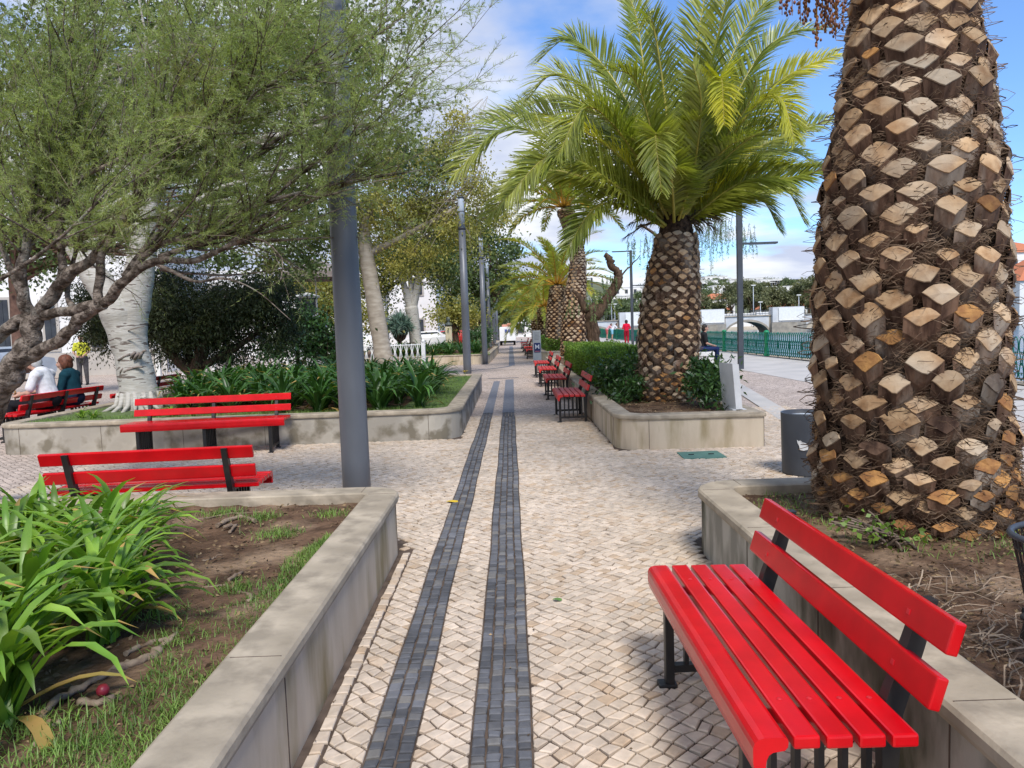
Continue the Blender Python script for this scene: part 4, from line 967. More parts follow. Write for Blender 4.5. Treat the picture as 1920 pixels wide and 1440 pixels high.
rootline([(405, 985), (430, 975), (455, 970), (480, 978)], .014); rootline([(370, 975), (420, 965), (480, 958)], .004); rootline([(420, 990), (440, 985), (430, 998)], .010)
rootline([(385, 1105), (425, 1095), (435, 1085), (455, 1072)], .009); rootline([(380, 1050), (400, 1045), (415, 1040)], .005); rootline([(450, 1110), (470, 1120), (465, 1130)], .012)
def debris(name, n, fn, size, m):
    C = np.array([fn() for _ in range(n)]); D = unit(rng.normal(size=(n, 3)) * np.array([1, 1, .2])); sz = size * rng.uniform(.5, 1.5, n)
    V, F = leafcards(C, D, sz, sz * .5); V[:, 2] = np.maximum(V[:, 2], .01); return tag(npmesh(name, V, F, m), kind='stuff')
M['litter'] = mat('dead_leaf', (0.27, 0.19, 0.10), (0.12, 0.075, 0.04), rough=.9, scale=9, island=.6)
debris('leaf_litter', 1500, lambda: (random.uniform(-2.6, -1.03), random.uniform(1.7, 4.9), .372), .022, M['litter'])
debris('leaf_litter', 2200, lambda: (random.uniform(1.42, 2.7), random.uniform(1.6, 4.75), .372), .022, M['litter'])
debris('leaf_litter', 500, lambda: (random.uniform(1.45, 2.7), random.uniform(8.9, 10.6), .375), .03, M['litter'])
debris('leaf_litter', 160, lambda: (random.choice([-.76, random.uniform(-.8, 1.15), random.uniform(-4, 4)]), random.uniform(2.2, 9), .018), .014, M['litter'])
# dry twigs by the big bench
V = []; F = []
for i in range(260):
    c = np.array([random.uniform(1.42, 1.95), random.uniform(1.75, 3.1), .375]); a = random.uniform(0, PI); l_ = random.uniform(.08, .28); z_ = random.uniform(0, .05); w_ = random.uniform(.0012, .0028)
    b0 = len(V); d = np.array([math.cos(a), math.sin(a), 0]); s = np.array([-d[1], d[0], 0]) * w_; bd = random.gauss(0, .05)
    for j in range(4):
        t = j / 3; p = c + d * l_ * t + s / w_ * bd * math.sin(PI * t) + np.array([0, 0, z_ * math.sin(PI * t) + .002]); V += [p - s, p + s + (0, 0, w_)]
    for j in range(3): F.append((b0 + 2 * j, b0 + 2 * j + 1, b0 + 2 * j + 3, b0 + 2 * j + 2))
tag(npmesh('dry_twigs', V, F, mat('straw_twig', (0.30, 0.23, 0.16), (0.17, 0.12, 0.08), rough=.9, scale=9, island=.5)), kind='stuff')
def one_leaf(px, py, m, label, size=.05, z=.02, az=0):
    p = at(px, py, z); V = []; 
    for s, w_ in ((0, .05), (.2, .6), (.5, 1), (.8, .6), (1, .03)): V += [(p.x + (s - .5) * size, p.y - w_ * size * .35, z + .006 * math.sin(s * 5)), (p.x + (s - .5) * size, p.y + w_ * size * .35, z + .004)]
    tag(npmesh('fallen_leaf', V, [(2 * i, 2 * i + 2, 2 * i + 3, 2 * i + 1) for i in range(4)], m), label, 'leaf', 'fallen leaves on the path')
M['yl'] = mat('yellow_leaf_single', (0.70, 0.47, 0.02), rough=.5); M['gl'] = mat('green_leaf_single', (0.13, 0.24, 0.06), rough=.5)
one_leaf(848, 940, M['yl'], 'yellow fallen leaf on the left dark stripe', .10)
one_leaf(1045, 1124, M['gl'], 'green fallen leaf on the pale setts right of the stripes', .05)
mb = MB(); p = at(193, 1296, .385); mb.lathe([(.001, -.02), (.012, -.017), (.0195, -.006), (.0195, .006), (.012, .017), (.003, .019)], (p.x, p.y, .388), 14)
tag(mb.build('fallen_fruit', mat('dark_red_fruit', (0.25, 0.02, 0.035), rough=.4)), 'small dark red fruit lying by the roots', 'fruit')
fl = empty('yellow_flower', (0, 0, 0), 0, 'single yellow flower at the far corner of the mottled planter', 'flower')
p = at(872, 698, .5); mb = MB(); mb.tube([(p.x, p.y, .36), (p.x, p.y, .5)], .006, 5); mb.build('stem', M['grass'], fl)
mb = MB()
for k in range(7):
    a = k * .9; mb.add([(p.x, p.y, .5), (p.x + .05 * math.cos(a - .3), p.y + .05 * math.sin(a - .3), .53), (p.x + .09 * math.cos(a), p.y + .09 * math.sin(a), .54), (p.x + .05 * math.cos(a + .3), p.y + .05 * math.sin(a + .3), .53)], [(0, 1, 2, 3)])
mb.build('petals', M['yl'], fl)
# ------------------------------------------------------------------ tamarisk
tam = empty('tamarisk_tree', (0, 0, 0), 0, 'twisting grey-barked feathery tree spreading in from the left edge', 'tree')
LIMB = [
    [(-75, 850, 6.7, .17), (0, 738, 6.4, .125), (24, 690, 6.3, .115), (48, 655, 6.3, .10), (60, 630, 6.3, .085), (52, 590, 6.3, .07), (44, 550, 6.25, .05), (40, 500, 6.2, .045), (55, 430, 6.2, .035), (62, 330, 6.2, .03), (90, 200, 6.1, .02)],
    [(58, 620, 6.3, .075), (75, 585, 6.25, .06), (105, 545, 6.2, .06), (130, 515, 6.1, .055), (180, 478, 6.0, .045), (215, 430, 5.9, .04), (270, 370, 5.85, .03), (330, 300, 5.8, .022), (420, 190, 5.7, .014), (520, 90, 5.6, .007)],
    [(112, 540, 6.2, .045), (118, 500, 6.15, .04), (112, 440, 6.1, .035), (125, 360, 6.1, .03), (140, 250, 6.1, .022), (200, 80, 6.0, .012)],
    [(62, 600, 6.3, .055), (85, 590, 6.25, .05), (130, 583, 6.1, .048), (195, 566, 5.95, .05), (235, 525, 5.85, .042), (290, 490, 5.8, .034), (365, 488, 5.7, .026), (430, 460, 5.6, .02), (510, 418, 5.5, .014), (640, 350, 5.4, .009), (790, 318, 5.3, .004)],
    [(185, 572, 5.95, .045), (186, 530, 5.95, .04), (195, 470, 5.9, .034), (240, 400, 5.9, .026), (275, 320, 5.9, .02), (330, 180, 5.9, .013), (360, 40, 5.9, .007)],
    [(20, 700, 6.35, .07), (50, 672, 6.3, .065), (95, 648, 6.2, .058), (130, 622, 6.1, .055), (150, 597, 6.05, .052), (195, 570, 5.95, .05)],
    [(-60, 655, 6.6, .075), (0, 628, 6.4, .065), (28, 606, 6.35, .058), (52, 592, 6.3, .05)],
    [(70, 405, 6.2, .026), (88, 378, 6.2, .024), (120, 350, 6.1, .023), (200, 310, 5.9, .021), (280, 270, 5.8, .019), (400, 235, 5.6, .016), (520, 150, 5.4, .011), (650, 100, 5.2, .006), (760, 30, 5.1, .003)],
    [(250, 505, 5.85, .03), (290, 465, 5.8, .026), (370, 435, 5.7, .021), (500, 380, 5.5, .015), (630, 345, 5.35, .009), (750, 322, 5.25, .004)],
    [(300, 480, 5.8, .024), (380, 455, 5.7, .02), (470, 415, 5.6, .016), (600, 370, 5.45, .01), (720, 300, 5.3, .004)],
    [(232, 520, 5.85, .03), (262, 478, 5.85, .026), (350, 380, 5.8, .02), (420, 325, 5.7, .015), (560, 240, 5.5, .010), (690, 190, 5.4, .006), (800, 70, 5.3, .003)],
    [(40, 520, 6.2, .03), (66, 400, 6.3, .024), (85, 250, 6.3, .02), (130, 85, 6.2, .014), (165, 15, 6.2, .01)],
    [(44, 560, 6.25, .035), (10, 480, 6.3, .026), (-20, 380, 6.4, .02), (0, 240, 6.4, .014), (40, 100, 6.4, .01)],
    [(295, 495, 5.8, .02), (365, 527, 5.7, .014), (420, 522, 5.6, .010), (480, 545, 5.5, .005), (545, 600, 5.4, .003)],
    [(300, 505, 5.8, .016), (350, 512, 5.9, .012), (440, 515, 6.0, .008), (560, 500, 6.1, .004)],
    [(70, 410, 6.2, .025), (105, 440, 6.15, .022), (140, 462, 6.1, .02), (160, 470, 6.05, .018)],
    [(140, 583, 6.1, .028), (128, 560, 6.2, .026), (130, 520, 6.3, .022), (160, 400, 6.4, .018), (180, 250, 6.5, .01)],
    [(400, 232, 5.6, .012), (450, 150, 5.6, .009), (520, 40, 5.6, .006), (560, -30, 5.6, .004)],
    [(500, 380, 5.5, .012), (600, 300, 5.35, .009), (700, 230, 5.2, .006), (790, 130, 5.1, .003)],
    [(-30, 540, 5.2, .02), (40, 500, 5.2, .016), (120, 440, 5.1, .012), (230, 330, 5.0, .007)],
]
tb = MB(); nodes = []
for lm in LIMB:
    P = [tuple(wpt(*q[:3])) + (q[3],) for q in lm]; Q = spline(P, 6)
    amp = 0.35
    ph = random.uniform(0, 6); tb.tube([Vector(q[:3]) + Vector((math.sin(i * .9 + ph), math.sin(i * .7 + 2 * ph), math.sin(i * 1.1 + ph))) * q[3] * .12 for i, q in enumerate(Q)], [max(.002, q[3] * .88 * (.98 + .07 * math.sin(i * .8 + ph))) for i, q in enumerate(Q)], 12)
    for i in range(len(Q) - 1):
        if Q[i][2] > 2.15: nodes.append((Q[i][:3], unit(Q[i + 1][:3] - Q[i][:3]), Q[i][3]))
tips = []
for i in range(820):
    c, t, r_ = random.choice(nodes)
    if c[2] < 2.6 and random.random() < .55: continue
    if c[0] / c[1] > -.20 and random.random() < .75: continue
    if c[0] / c[1] > -.32 and random.random() < .35: continue
    d = unit(np.array(t) * .8 + np.array([random.gauss(.25, .45), random.gauss(-.1, .4), random.gauss(.25, .4)]))
    l_ = random.uniform(.35, 1.15); P = [c]; dd = d.copy(); n = 6
    for k in range(n): dd = unit(dd + np.array([random.gauss(0, .13), random.gauss(0, .13), random.gauss(.03, .10)])); P.append(P[-1] + dd * l_ / n)
    r0 = min(max(.004, r_ * .55), .011)
    tb.tube([Vector(p) for p in P], [r0 * (1 - .8 * k / n) for k in range(n + 1)], 5)
    for k in range(1, n + 1):
        for q in range(2):
            dt = unit(dd + np.array([random.gauss(0, .7), random.gauss(0, .6), random.gauss(0, .5)])); tips.append((P[k], dt, random.uniform(.12, .42)))
tb.build('trunk', [M['tam_bark']], tam)
tc_ = np.array([t[0] for t in tips]); td = np.array([t[1] for t in tips]); tl = np.array([t[2] for t in tips])
# thin twigs
nT = len(tips); sag_ = np.array([0, 0, -.10]); e1 = tc_ + td * tl[:, None] * .5; e2 = tc_ + td * tl[:, None] + sag_ * tl[:, None]
sv_ = unit(np.cross(td, rng.normal(size=(nT, 3)))) * .0018
V = np.stack([tc_ - sv_, tc_ + sv_, e1 + sv_ * .8, e1 - sv_ * .8, e2 + sv_ * .4, e2 - sv_ * .4], 1).reshape(-1, 3); b0 = np.arange(nT)[:, None] * 6
npmesh('twigs', V, np.concatenate([b0 + [0, 1, 2, 3], b0 + [3, 2, 4, 5]]), M['twig'], tam)
K = 64
s_ = rng.random((nT, K)) ** .8; base = tc_[:, None] + td[:, None] * (tl[:, None] * s_)[..., None] + sag_ * (tl[:, None] * s_ ** 2)[..., None]
keep = rng.random((nT, K)) < 0.9
hd = unit(td[:, None] * .9 + rng.normal(size=(nT, K, 3)) * .55); C = base[keep]; D = hd[keep]; ln_ = rng.uniform(.018, .055, len(C)); kz = (C[:, 2] > 2.2) | (rng.random(len(C)) < .3); C, D, ln_ = C[kz], D[kz], ln_[kz]
V, F = leafcards(C, D, ln_, .0032, .08)
npmesh('foliage', V, F, M['tam'], tam)

# ------------------------------------------------------------------ generic trees
def tree(name, label, cat, limbs, ells, n, size, lm, bark, wr=.65, clump=.28, hang=0, shell=.55, group=None, nbr=40, nclump=None, kk=10):
    root = empty(name, (0, 0, 0), 0, label, cat, group); tb_ = MB(); ends = []
    for lim in limbs:
        P = [tuple(wpt(*q[:3])) + (q[3],) for q in lim]; Q = spline(P, 5)
        tb_.tube([Vector(q[:3]) for q in Q], [max(.004, q[3] * random.uniform(.96, 1.05)) for q in Q], kk if P[0][3] > .05 else 6)
        if len(limbs) == 1 or lim is not limbs[0]: ends += [Q[k] for k in range(len(Q) * 3 // 5, len(Q), 2)]
    for i in range(nbr):
        e = random.choice(ends); c, r_ = random.choice(ells)
        tgt = np.array(c) + unit(rng.normal(size=3)) * np.array(r_) * random.uniform(.3, 1)
        crook(e[:3], tgt, min(.05, e[3] * .5), .005, 6, .10, tb_, 0, 5)
    tb_.build('trunk', bark, root)
    V, F = blob_leaves(ells, n, size, wr, shell, clump, nclump, hang); npmesh('crown', V, F, lm, root); return root
# white poplar
pop = tree('white_poplar', 'tall white-barked tree with carved scars standing in the mottled planter', 'tree',
     [[(270, 790, 12.1, .40), (264, 762, 12.1, .33), (258, 720, 12.1, .285), (247, 660, 12.1, .265), (235, 610, 12.1, .29), (225, 575, 12.1, .32), (216, 560, 12.1, .27)],
      [(243, 680, 12.1, .20), (228, 610, 12.1, .25), (196, 545, 12.1, .22), (165, 500, 12.1, .19), (130, 430, 12.2, .15), (100, 300, 12.4, .10), (60, 100, 12.8, .05)],
      [(250, 690, 12.1, .20), (245, 620, 12.1, .25), (256, 540, 12.1, .235), (268, 470, 12.1, .20), (278, 380, 12.1, .16), (300, 250, 12.2, .12), (350, 60, 12.4, .07)],
      [(278, 380, 12.1, .12), (340, 300, 12.0, .09), (450, 210, 12, .07), (580, 120, 12, .05), (700, 60, 12, .02)],
      [(290, 300, 12.2, .10), (200, 180, 12.8, .07), (120, 60, 13, .03)], [(350, 290, 12.0, .07), (500, 260, 11.5, .05), (650, 230, 11, .03), (760, 250, 11, .012)]],
     [ell(690, 190, 12, 1.0, 1.2, 1.0), ell(640, 60, 12.5, 1.3, 1.3, .9), ell(720, 300, 12, .75, 1, .5), ell(540, 150, 12.5, 1.3), ell(400, 60, 13, 1.6), ell(420, 270, 13, 1.3, 1.3, .9),
      ell(220, 60, 13.5, 1.6), ell(80, 160, 13, 1.5), ell(60, 340, 13.5, 1.1), ell(560, 330, 12.8, 1.1, 1.2, .7), ell(250, 250, 14, 1.4)],
     36000, .085, M['poplar_leaf'], M['white_bark'], clump=.26, nbr=90, kk=20)
# carved scars and root flare on the trunk
for (x0, y0, x1, y1, w_) in ((222, 676, 244, 664, 7), (246, 672, 254, 660, 8), (252, 674, 262, 662, 9), (262, 672, 268, 660, 9), (266, 662, 274, 657, 7), (226, 700, 232, 690, 6), (234, 698, 250, 690, 9), (250, 690, 268, 688, 7), (240, 620, 270, 612, 3), (232, 640, 262, 634, 2)):
    M.setdefault('scar', mat('bark_scar', (0.27, 0.22, 0.19), (0.16, 0.13, 0.11), rough=.9, scale=9) if 'scar' not in M else None)
    a = aty(x0, y0, 11.85); b_ = aty(x1, y1, 11.85); mb = MB(); mb.tube([a, (a + b_) / 2 + Vector((.0, -.008, .01)), b_], w_ / 1400 * 11.8 * .5, 6, flat=.6); mb.build('carved_scar', M['scar'], pop)
mb = MB()
for k in range(15):
    a = k * 2 * PI / 15 + random.uniform(-.1, .1); c = wpt(262, 765, 12.1)
    r1 = random.uniform(.36, .60); mb.tube([(c[0] + .28 * math.cos(a), 12.1 + .28 * math.sin(a), .66), (c[0] + .34 * math.cos(a), 12.1 + .34 * math.sin(a), .46), (c[0] + r1 * math.cos(a), 12.1 + r1 * math.sin(a), .34)], [.045, .04, .02], 7)
mb.build('root', M['white_bark'], pop)
# juniper
tree('juniper', 'dark spreading juniper with hanging sprays behind the white trunk', 'tree',
     [[(362, 712, 15, .13), (372, 680, 15, .14), (385, 640, 15, .12), (400, 580, 15, .08)], [(365, 705, 15, .11), (330, 672, 15, .10), (300, 640, 15.2, .06), (230, 600, 15.6, .04)], [(372, 690, 15, .09), (430, 660, 15, .07), (490, 620, 15, .04), (540, 600, 15, .02)], [(368, 700, 15, .09), (350, 650, 15.3, .08), (340, 560, 15.5, .05)]],
     [ell(330, 580, 15, .75, .9, .55), ell(430, 575, 15, .85, .9, .5), ell(385, 620, 15.2, .9, .9, .45), ell(500, 560, 15, .6, .8, .5), ell(520, 620, 15.2, .4, .6, .35), ell(270, 600, 15.4, .5, .6, .5), ell(190, 610, 15.8, .5, .6, .65), ell(180, 560, 16, .4, .5, .5), ell(300, 530, 15.4, .6, .7, .35), ell(440, 660, 15.3, .6, .6, .22), ell(330, 650, 15.2, .5, .6, .25)],
     66000, .085, M['dark_leaf'], M['dark_bark'], wr=.28, clump=.20, hang=.9, nbr=30, shell=.4)
# yellowing tree with the leaning pale trunk
lean = tree('yellowing_tree', 'tree with smooth pale leaning trunk and thin yellowing leaves left of the second lamp post', 'tree',
     [[(722, 690, 23, .30), (716, 650, 23, .27), (706, 590, 23, .25), (694, 520, 23, .24), (686, 470, 23, .22), (684, 430, 23, .17), (700, 380, 23, .10), (730, 300, 23, .05)],
      [(690, 475, 23, .12), (740, 452, 23, .10), (800, 420, 22.8, .08), (860, 385, 22.5, .05), (900, 330, 22.3, .02)], [(684, 430, 23, .11), (668, 380, 23, .09), (650, 300, 23, .05), (640, 240, 23, .03)],
      [(760, 440, 23, .06), (790, 380, 23, .04), (840, 260, 22.6, .02), (905, 185, 22.5, .006)], [(820, 410, 22.8, .05), (850, 330, 22.8, .03), (880, 240, 22.8, .008)], [(860, 385, 22.5, .03), (890, 260, 22.5, .015), (915, 180, 22.5, .005)]],
     [ell(700, 390, 23, 1.2, 1.4, .6), ell(790, 380, 23, 1.1, 1.3, .7), ell(860, 420, 22.6, .95, 1.2, .7), ell(900, 350, 22.3, .55, 1, .8), ell(820, 300, 22.8, 1.1, 1.3, .8), ell(740, 320, 23, 1.2, 1.3, .8), ell(860, 240, 22.8, .7, .9, .6), ell(650, 440, 23.5, .8, 1, .6), ell(800, 470, 22.8, .9, 1, .35), ell(885, 470, 22.4, .4, .6, .5), ell(930, 400, 22.8, .5, .8, .6), ell(760, 500, 23.5, .9, 1, .5), ell(720, 440, 23.5, 1, 1, .6)],
     27000, .10, M['yellow_leaf'], M['pale_bark'], wr=.5, clump=.30, hang=.6, nbr=120, shell=.2)
tree('poplar', 'thick pale forked trunk with green crown behind the white cast-iron fence', 'tree',
     [[(786, 660, 34, .34), (780, 640, 34, .30), (775, 600, 34, .27), (771, 575, 34, .30)], [(771, 585, 34, .19), (762, 550, 34, .17), (750, 510, 34, .12), (735, 450, 34, .07)], [(773, 585, 34, .18), (782, 540, 34, .17), (788, 500, 34, .13), (800, 440, 34, .07)], [(772, 570, 34, .12), (768, 500, 34, .1), (765, 430, 34, .06)]],
     [ell(760, 470, 34, 1.5, 1.5, .9), ell(820, 480, 34, 1.3, 1.5, 1.0), ell(715, 500, 34, .9, 1.2, 1.0), ell(840, 540, 34, .6, 1, .6), ell(790, 420, 34, 1.6, 1.6, .8), ell(720, 570, 34.5, .5, .8, .6)],
     12000, .15, M['poplar_leaf'], M['white_bark'], clump=.35, nbr=60)
tree('evergreen_tree', 'dense dark green tree behind the second and third lamp posts', 'tree',
     [[(890, 650, 44, .35), (880, 610, 44, .3), (870, 540, 44, .2), (875, 480, 44, .1)], [(885, 620, 44, .25), (905, 590, 44, .2), (930, 560, 44, .1)]],
     [ell(860, 520, 44, 1.7, 1.8, 1.5), ell(905, 540, 44, 1.4, 1.6, 1.2), ell(925, 470, 45, 1.5, 1.6, 1.4), ell(870, 460, 45, 1.8, 1.8, 1.2), ell(940, 520, 46, 1.1, 1.4, 1.5), ell(900, 420, 46, 1.6, 1.6, 1.2)],
     13000, .19, M['poplar_leaf'], M['dark_bark'], clump=.42)
tree('small_tree', 'low yellow-green tree with orange-tinged leaves by the bust on its pedestal', 'tree',
     [[(856, 650, 41, .18), (853, 620, 41, .16), (850, 590, 41, .1)], [(854, 625, 41, .1), (870, 600, 41, .06)]],
     [ell(835, 592, 41, .7, .8, .6), ell(862, 588, 41, .6, .8, .55), ell(850, 572, 41, .8, .9, .5), ell(880, 600, 41.5, .6, .8, .6)], 4200, .15, M['yellow_leaf'], M['dark_bark'], clump=.3, hang=.5)
tree('small_tree', 'pale green tree spreading behind the tallest lamp posts near the path end', 'tree',
     [[(935, 640, 70, .3), (930, 600, 70, .2), (925, 560, 70, .1)]],
     [ell(940, 590, 70, 2.2, 2, 1.6), ell(965, 560, 72, 2.4, 2, 2.0), ell(930, 560, 70, 2.0, 2, 1.5), ell(985, 590, 74, 1.8, 2, 1.4)], 6000, .3, M['far_green'], M['dark_bark'], clump=.6)
tree('small_tree', 'yellow-green tree behind the monument with the dark bust niche', 'tree',
     [[(600, 640, 33, .2), (602, 600, 33, .17), (606, 550, 33, .1)]],
     [ell(600, 560, 33, 1.2, 1.3, .9), ell(640, 590, 33, 1.1, 1.2, .8), ell(570, 530, 34, 1.0, 1.2, .7), ell(630, 520, 34, 1.4, 1.3, .8), ell(690, 600, 33, .8, 1, .8), ell(690, 540, 34, 1.0, 1, .7)], 9000, .14, M['yellow_leaf'], M['dark_bark'], clump=.33, hang=.3)
tree('glossy_shrub', 'glossy dark green shrub between the juniper and the nearest lamp column', 'shrub',
     [[(560, 690, 19, .05), (556, 650, 19, .04), (545, 600, 19, .02)], [(562, 690, 19, .04), (590, 640, 19, .03), (610, 600, 19, .015)]],
     [ell(560, 635, 19, .65, .7, .45), ell(600, 630, 19, .5, .6, .4), ell(580, 600, 19, .45, .6, .3), ell(525, 650, 19, .4, .5, .3), ell(605, 665, 19, .4, .5, .3), ell(640, 650, 19.5, .5, .5, .4)], 6500, .12, M['shrub_leaf'], M['dark_bark'], wr=.5, clump=.2)
tree('garden_tree', 'broad dark tree behind the feathery tree, close to the white building', 'tree',
     [[(45, 700, 20, .24), (38, 640, 20, .2), (32, 560, 20, .19), (28, 500, 20, .15), (30, 400, 20, .1)]],
     [ell(30, 470, 20, 1.3, 1.4, .8), ell(110, 450, 20.5, 1.2, 1.3, .9), ell(350, 470, 21, 1.6, 1.4, .8), ell(480, 450, 21, 1.5, 1.4, .8), ell(540, 500, 22, 1.3, 1.3, .8), ell(440, 380, 22, 1.8, 1.6, 1.2), ell(560, 400, 22, 1.6, 1.6, 1.2), ell(-30, 400, 20, 1.5, 1.4, 1.5), ell(230, 400, 22, 1.6, 1.4, 1.3), ell(600, 460, 23, 1.0, 1.2, .7)],
     21000, .12, M['poplar_leaf'], mat('reddish_bark', (0.17, 0.095, 0.07), (0.10, 0.055, 0.04), rough=.9, scale=8), clump=.33, nbr=60)
# rounded shrubs
tree('round_shrub', 'dark clipped round shrub beside the third lamp column', 'shrub', [[(897, 650, 38, .05), (897, 630, 38, .03)]], [ell(898, 632, 38, .65, .65, .55), ell(890, 648, 37, .5, .5, .3)], 3500, .10, M['shrub_leaf'], M['dark_bark'], clump=.14, nbr=4)
# dragon tree
dr = empty('dragon_tree', (0, 0, 0), 0, 'small round-headed dragon tree with blue-green blades behind the fence', 'tree')
mb = MB(); c0 = wpt(750, 640, 33); hd_ = wpt(744, 612, 33)
V = []; heads = []
for k in range(16):
    a = k * 2.4; rr = .62 * math.sqrt((k + .5) / 16); e = np.array([c0[0] + rr * math.cos(a) * .75, 33 + rr * math.sin(a) * .75, hd_[2] + .40 - rr * rr * 1.5])
    mb.tube([tuple(c0 + (0, 0, -.9)), tuple(c0), tuple(c0 * .5 + e * .5 + (0, 0, -.15)), tuple(e)], [.10, .09, .06, .045], 7); heads.append(e)
mb.build('trunk', M['dark_bark'], dr)
Cn = np.repeat(np.array(heads), 90, 0); Dn = unit(rng.normal(size=Cn.shape) + np.array([0, 0, .1])); V, F = leafcards(Cn, Dn, rng.uniform(.28, .50, len(Cn)), .035, .03); npmesh('blades', V, F, M['dragon_leaf'], dr)
# twisted old tree and pepper foliage
pt_ = empty('pepper_tree', (0, 0, 0), 0, 'old gnarled pepper tree with one crooked bare limb behind the tall slim palm', 'tree')
mb = MB()
for lim in ([(1116, 668, 24, .24), (1113, 640, 24, .205), (1110, 600, 24, .20), (1112, 580, 24, .20), (1106, 572, 24, .14)], [(1114, 595, 24, .18), (1130, 575, 24, .17), (1142, 555, 24, .17), (1154, 538, 24, .16), (1161, 524, 24, .15), (1158, 512, 24, .13), (1148, 500, 24, .11), (1142, 486, 24, .11), (1136, 479, 24, .09)], [(1100, 585, 24, .14), (1088, 560, 24, .1), (1075, 545, 24, .04)], [(1148, 545, 24, .05), (1170, 510, 24.4, .03), (1200, 480, 25, .015)]):
    Q = spline([tuple(wpt(*q[:3])) + (q[3],) for q in lim], 5); mb.tube([Vector(q[:3]) + Vector((random.gauss(0, .02), 0, random.gauss(0, .02))) for q in Q], [q[3] * random.uniform(.85, 1.15) for q in Q], 10)
mb.build('trunk', M['dark_bark'], pt_)
def hanging(root, specs, n_per, leaf=.075, mt='pepper_leaf'):
    Cs = []; Ds = []; tw = MB()
    for (px, py, Y, spread, drop, k) in specs:
        c = wpt(px, py, Y)
        for i in range(k):
            s0 = c + np.array([random.gauss(0, spread), random.gauss(0, spread), random.gauss(0, spread * .3)]); l_ = drop * random.uniform(.5, 1.2); sw_ = random.gauss(0, .12)
            tw.tube([tuple(s0), tuple(s0 + (sw_ * l_ * .5, 0, -l_ * .5)), tuple(s0 + (sw_ * l_, 0, -l_))], [.008, .005, .003], 3, caps=False)
            t = rng.random(n_per); p = s0 + np.stack([sw_ * l_ * t, t * 0, -l_ * t], 1); Cs.append(p); Ds.append(unit(np.stack([rng.normal(0, .6, n_per), rng.normal(0, .6, n_per), -np.abs(rng.normal(.7, .3, n_per))], 1)))
    tw.build('twigs', M['twig'], root); C = np.concatenate(Cs); D = np.concatenate(Ds); V, F = leafcards(C, D, leaf * rng.uniform(.6, 1.3, len(C)), leaf * .22, .1); npmesh('foliage', V, F, M[mt], root)
hanging(pt_, [(1130, 545, 24, .18, .8, 14), (1108, 560, 24, .22, .6, 12), (1145, 520, 24, .15, .5, 8), (1085, 560, 24.2, .25, .7, 10)], 60)
pt2 = empty('pepper_tree', (0, 0, 0), 0, 'weeping pepper tree whose pale sprays hang behind the full green crown', 'tree')
mb = MB()
for lim in ([(1262, 665, 31, .3), (1262, 600, 31, .26), (1268, 500, 31, .2), (1280, 440, 31, .14), (1310, 400, 31, .08), (1370, 385, 31, .03)], [(1268, 500, 31, .12), (1240, 450, 31, .08), (1200, 420, 31, .04)]):
    Q = spline([tuple(wpt(*q[:3])) + (q[3],) for q in lim], 5); mb.tube([Vector(q[:3]) for q in Q], [q[3] for q in Q], 9)
mb.build('trunk', M['dark_bark'], pt2)
hanging(pt2, [(1320, 420, 31, .5, 1.5, 26), (1350, 410, 31, .45, 1.3, 20), (1225, 440, 31, .4, 1.3, 14), (1385, 425, 31, .3, 1.2, 14), (1405, 440, 31, .15, .7, 6), (1290, 420, 31, .5, 1.2, 14), (1200, 450, 31, .25, 1.2, 8)], 34, .11)

# ------------------------------------------------------------------ hedge and shrubs by the palm
hg = empty('hedge', (0, 0, 0), 0, 'clipped bright green hedge filling the pale planter behind the bench row', 'hedge')
n = 46000
def hedge_leaves(n, x0, x1, y0, y1, z0, z1, size):
    X = rng.uniform(x0, x1, n); Y = rng.uniform(y0, y1, n); Z = rng.uniform(z0, z1, n); f = rng.random(n)
    Z = np.where(f < .45, z1 - np.abs(rng.normal(0, .04, n)), Z); X = np.where((f >= .45) & (f < .72), x0 + np.abs(rng.normal(0, .05, n)), X); Y = np.where((f >= .72) & (f < .9), y0 + np.abs(rng.normal(0, .06, n)), Y)
    bump = .05 * np.sin(X * 9) * np.sin(Y * 5.3) + .04 * np.sin(Y * 11 + X * 3); Z = Z + bump * (Z - z0) / (z1 - z0); X = X + .05 * np.sin(Y * 6 + Z * 7)
    C = np.stack([X, Y, Z], 1); D = unit(rng.normal(size=(n, 3)) + np.array([-.3, -.3, .8])); return leafcards(C, D, size * rng.uniform(.6, 1.3, n), size * .5, .1)
V, F = hedge_leaves(n, 1.48, 2.72, 11.9, 20.5, .42, .98, .045); npmesh('foliage', V, F, M['hedge_leaf'], hg)
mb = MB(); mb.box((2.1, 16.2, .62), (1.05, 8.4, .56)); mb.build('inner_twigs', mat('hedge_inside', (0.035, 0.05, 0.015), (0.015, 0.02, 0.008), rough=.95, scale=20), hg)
hg2 = empty('hedge', (0, 0, 0), 0, 'low dark hedge in the far right planter behind the information pillar', 'hedge')
V, F = hedge_leaves(9000, 1.55, 3.2, 32.4, 48, .4, .95, .09); npmesh('foliage', V, F, M['hedge_leaf'], hg2)
def shrub(label, ells, n, size, mt, wr=.35, nst=10, clump=.1, base=None):
    root = empty('leafy_shrub', (0, 0, 0), 0, label, 'shrub'); mb = MB(); c0 = base if base is not None else np.array([ells[0][0][0], ells[0][0][1], .35])
    for i in range(nst):
        c, r_ = random.choice(ells); crook(c0 + (random.gauss(0, .06), random.gauss(0, .06), 0), np.array(c) + rng.normal(size=3) * np.array(r_) * .5, .01, .004, 5, .1, mb, 0, 5)
    mb.build('stems', M['twig'], root); V, F = blob_leaves(ells, n, size, wr, .35, clump); V[:, 2] = np.maximum(V[:, 2], .38); npmesh('foliage', V, F, M[mt], root)
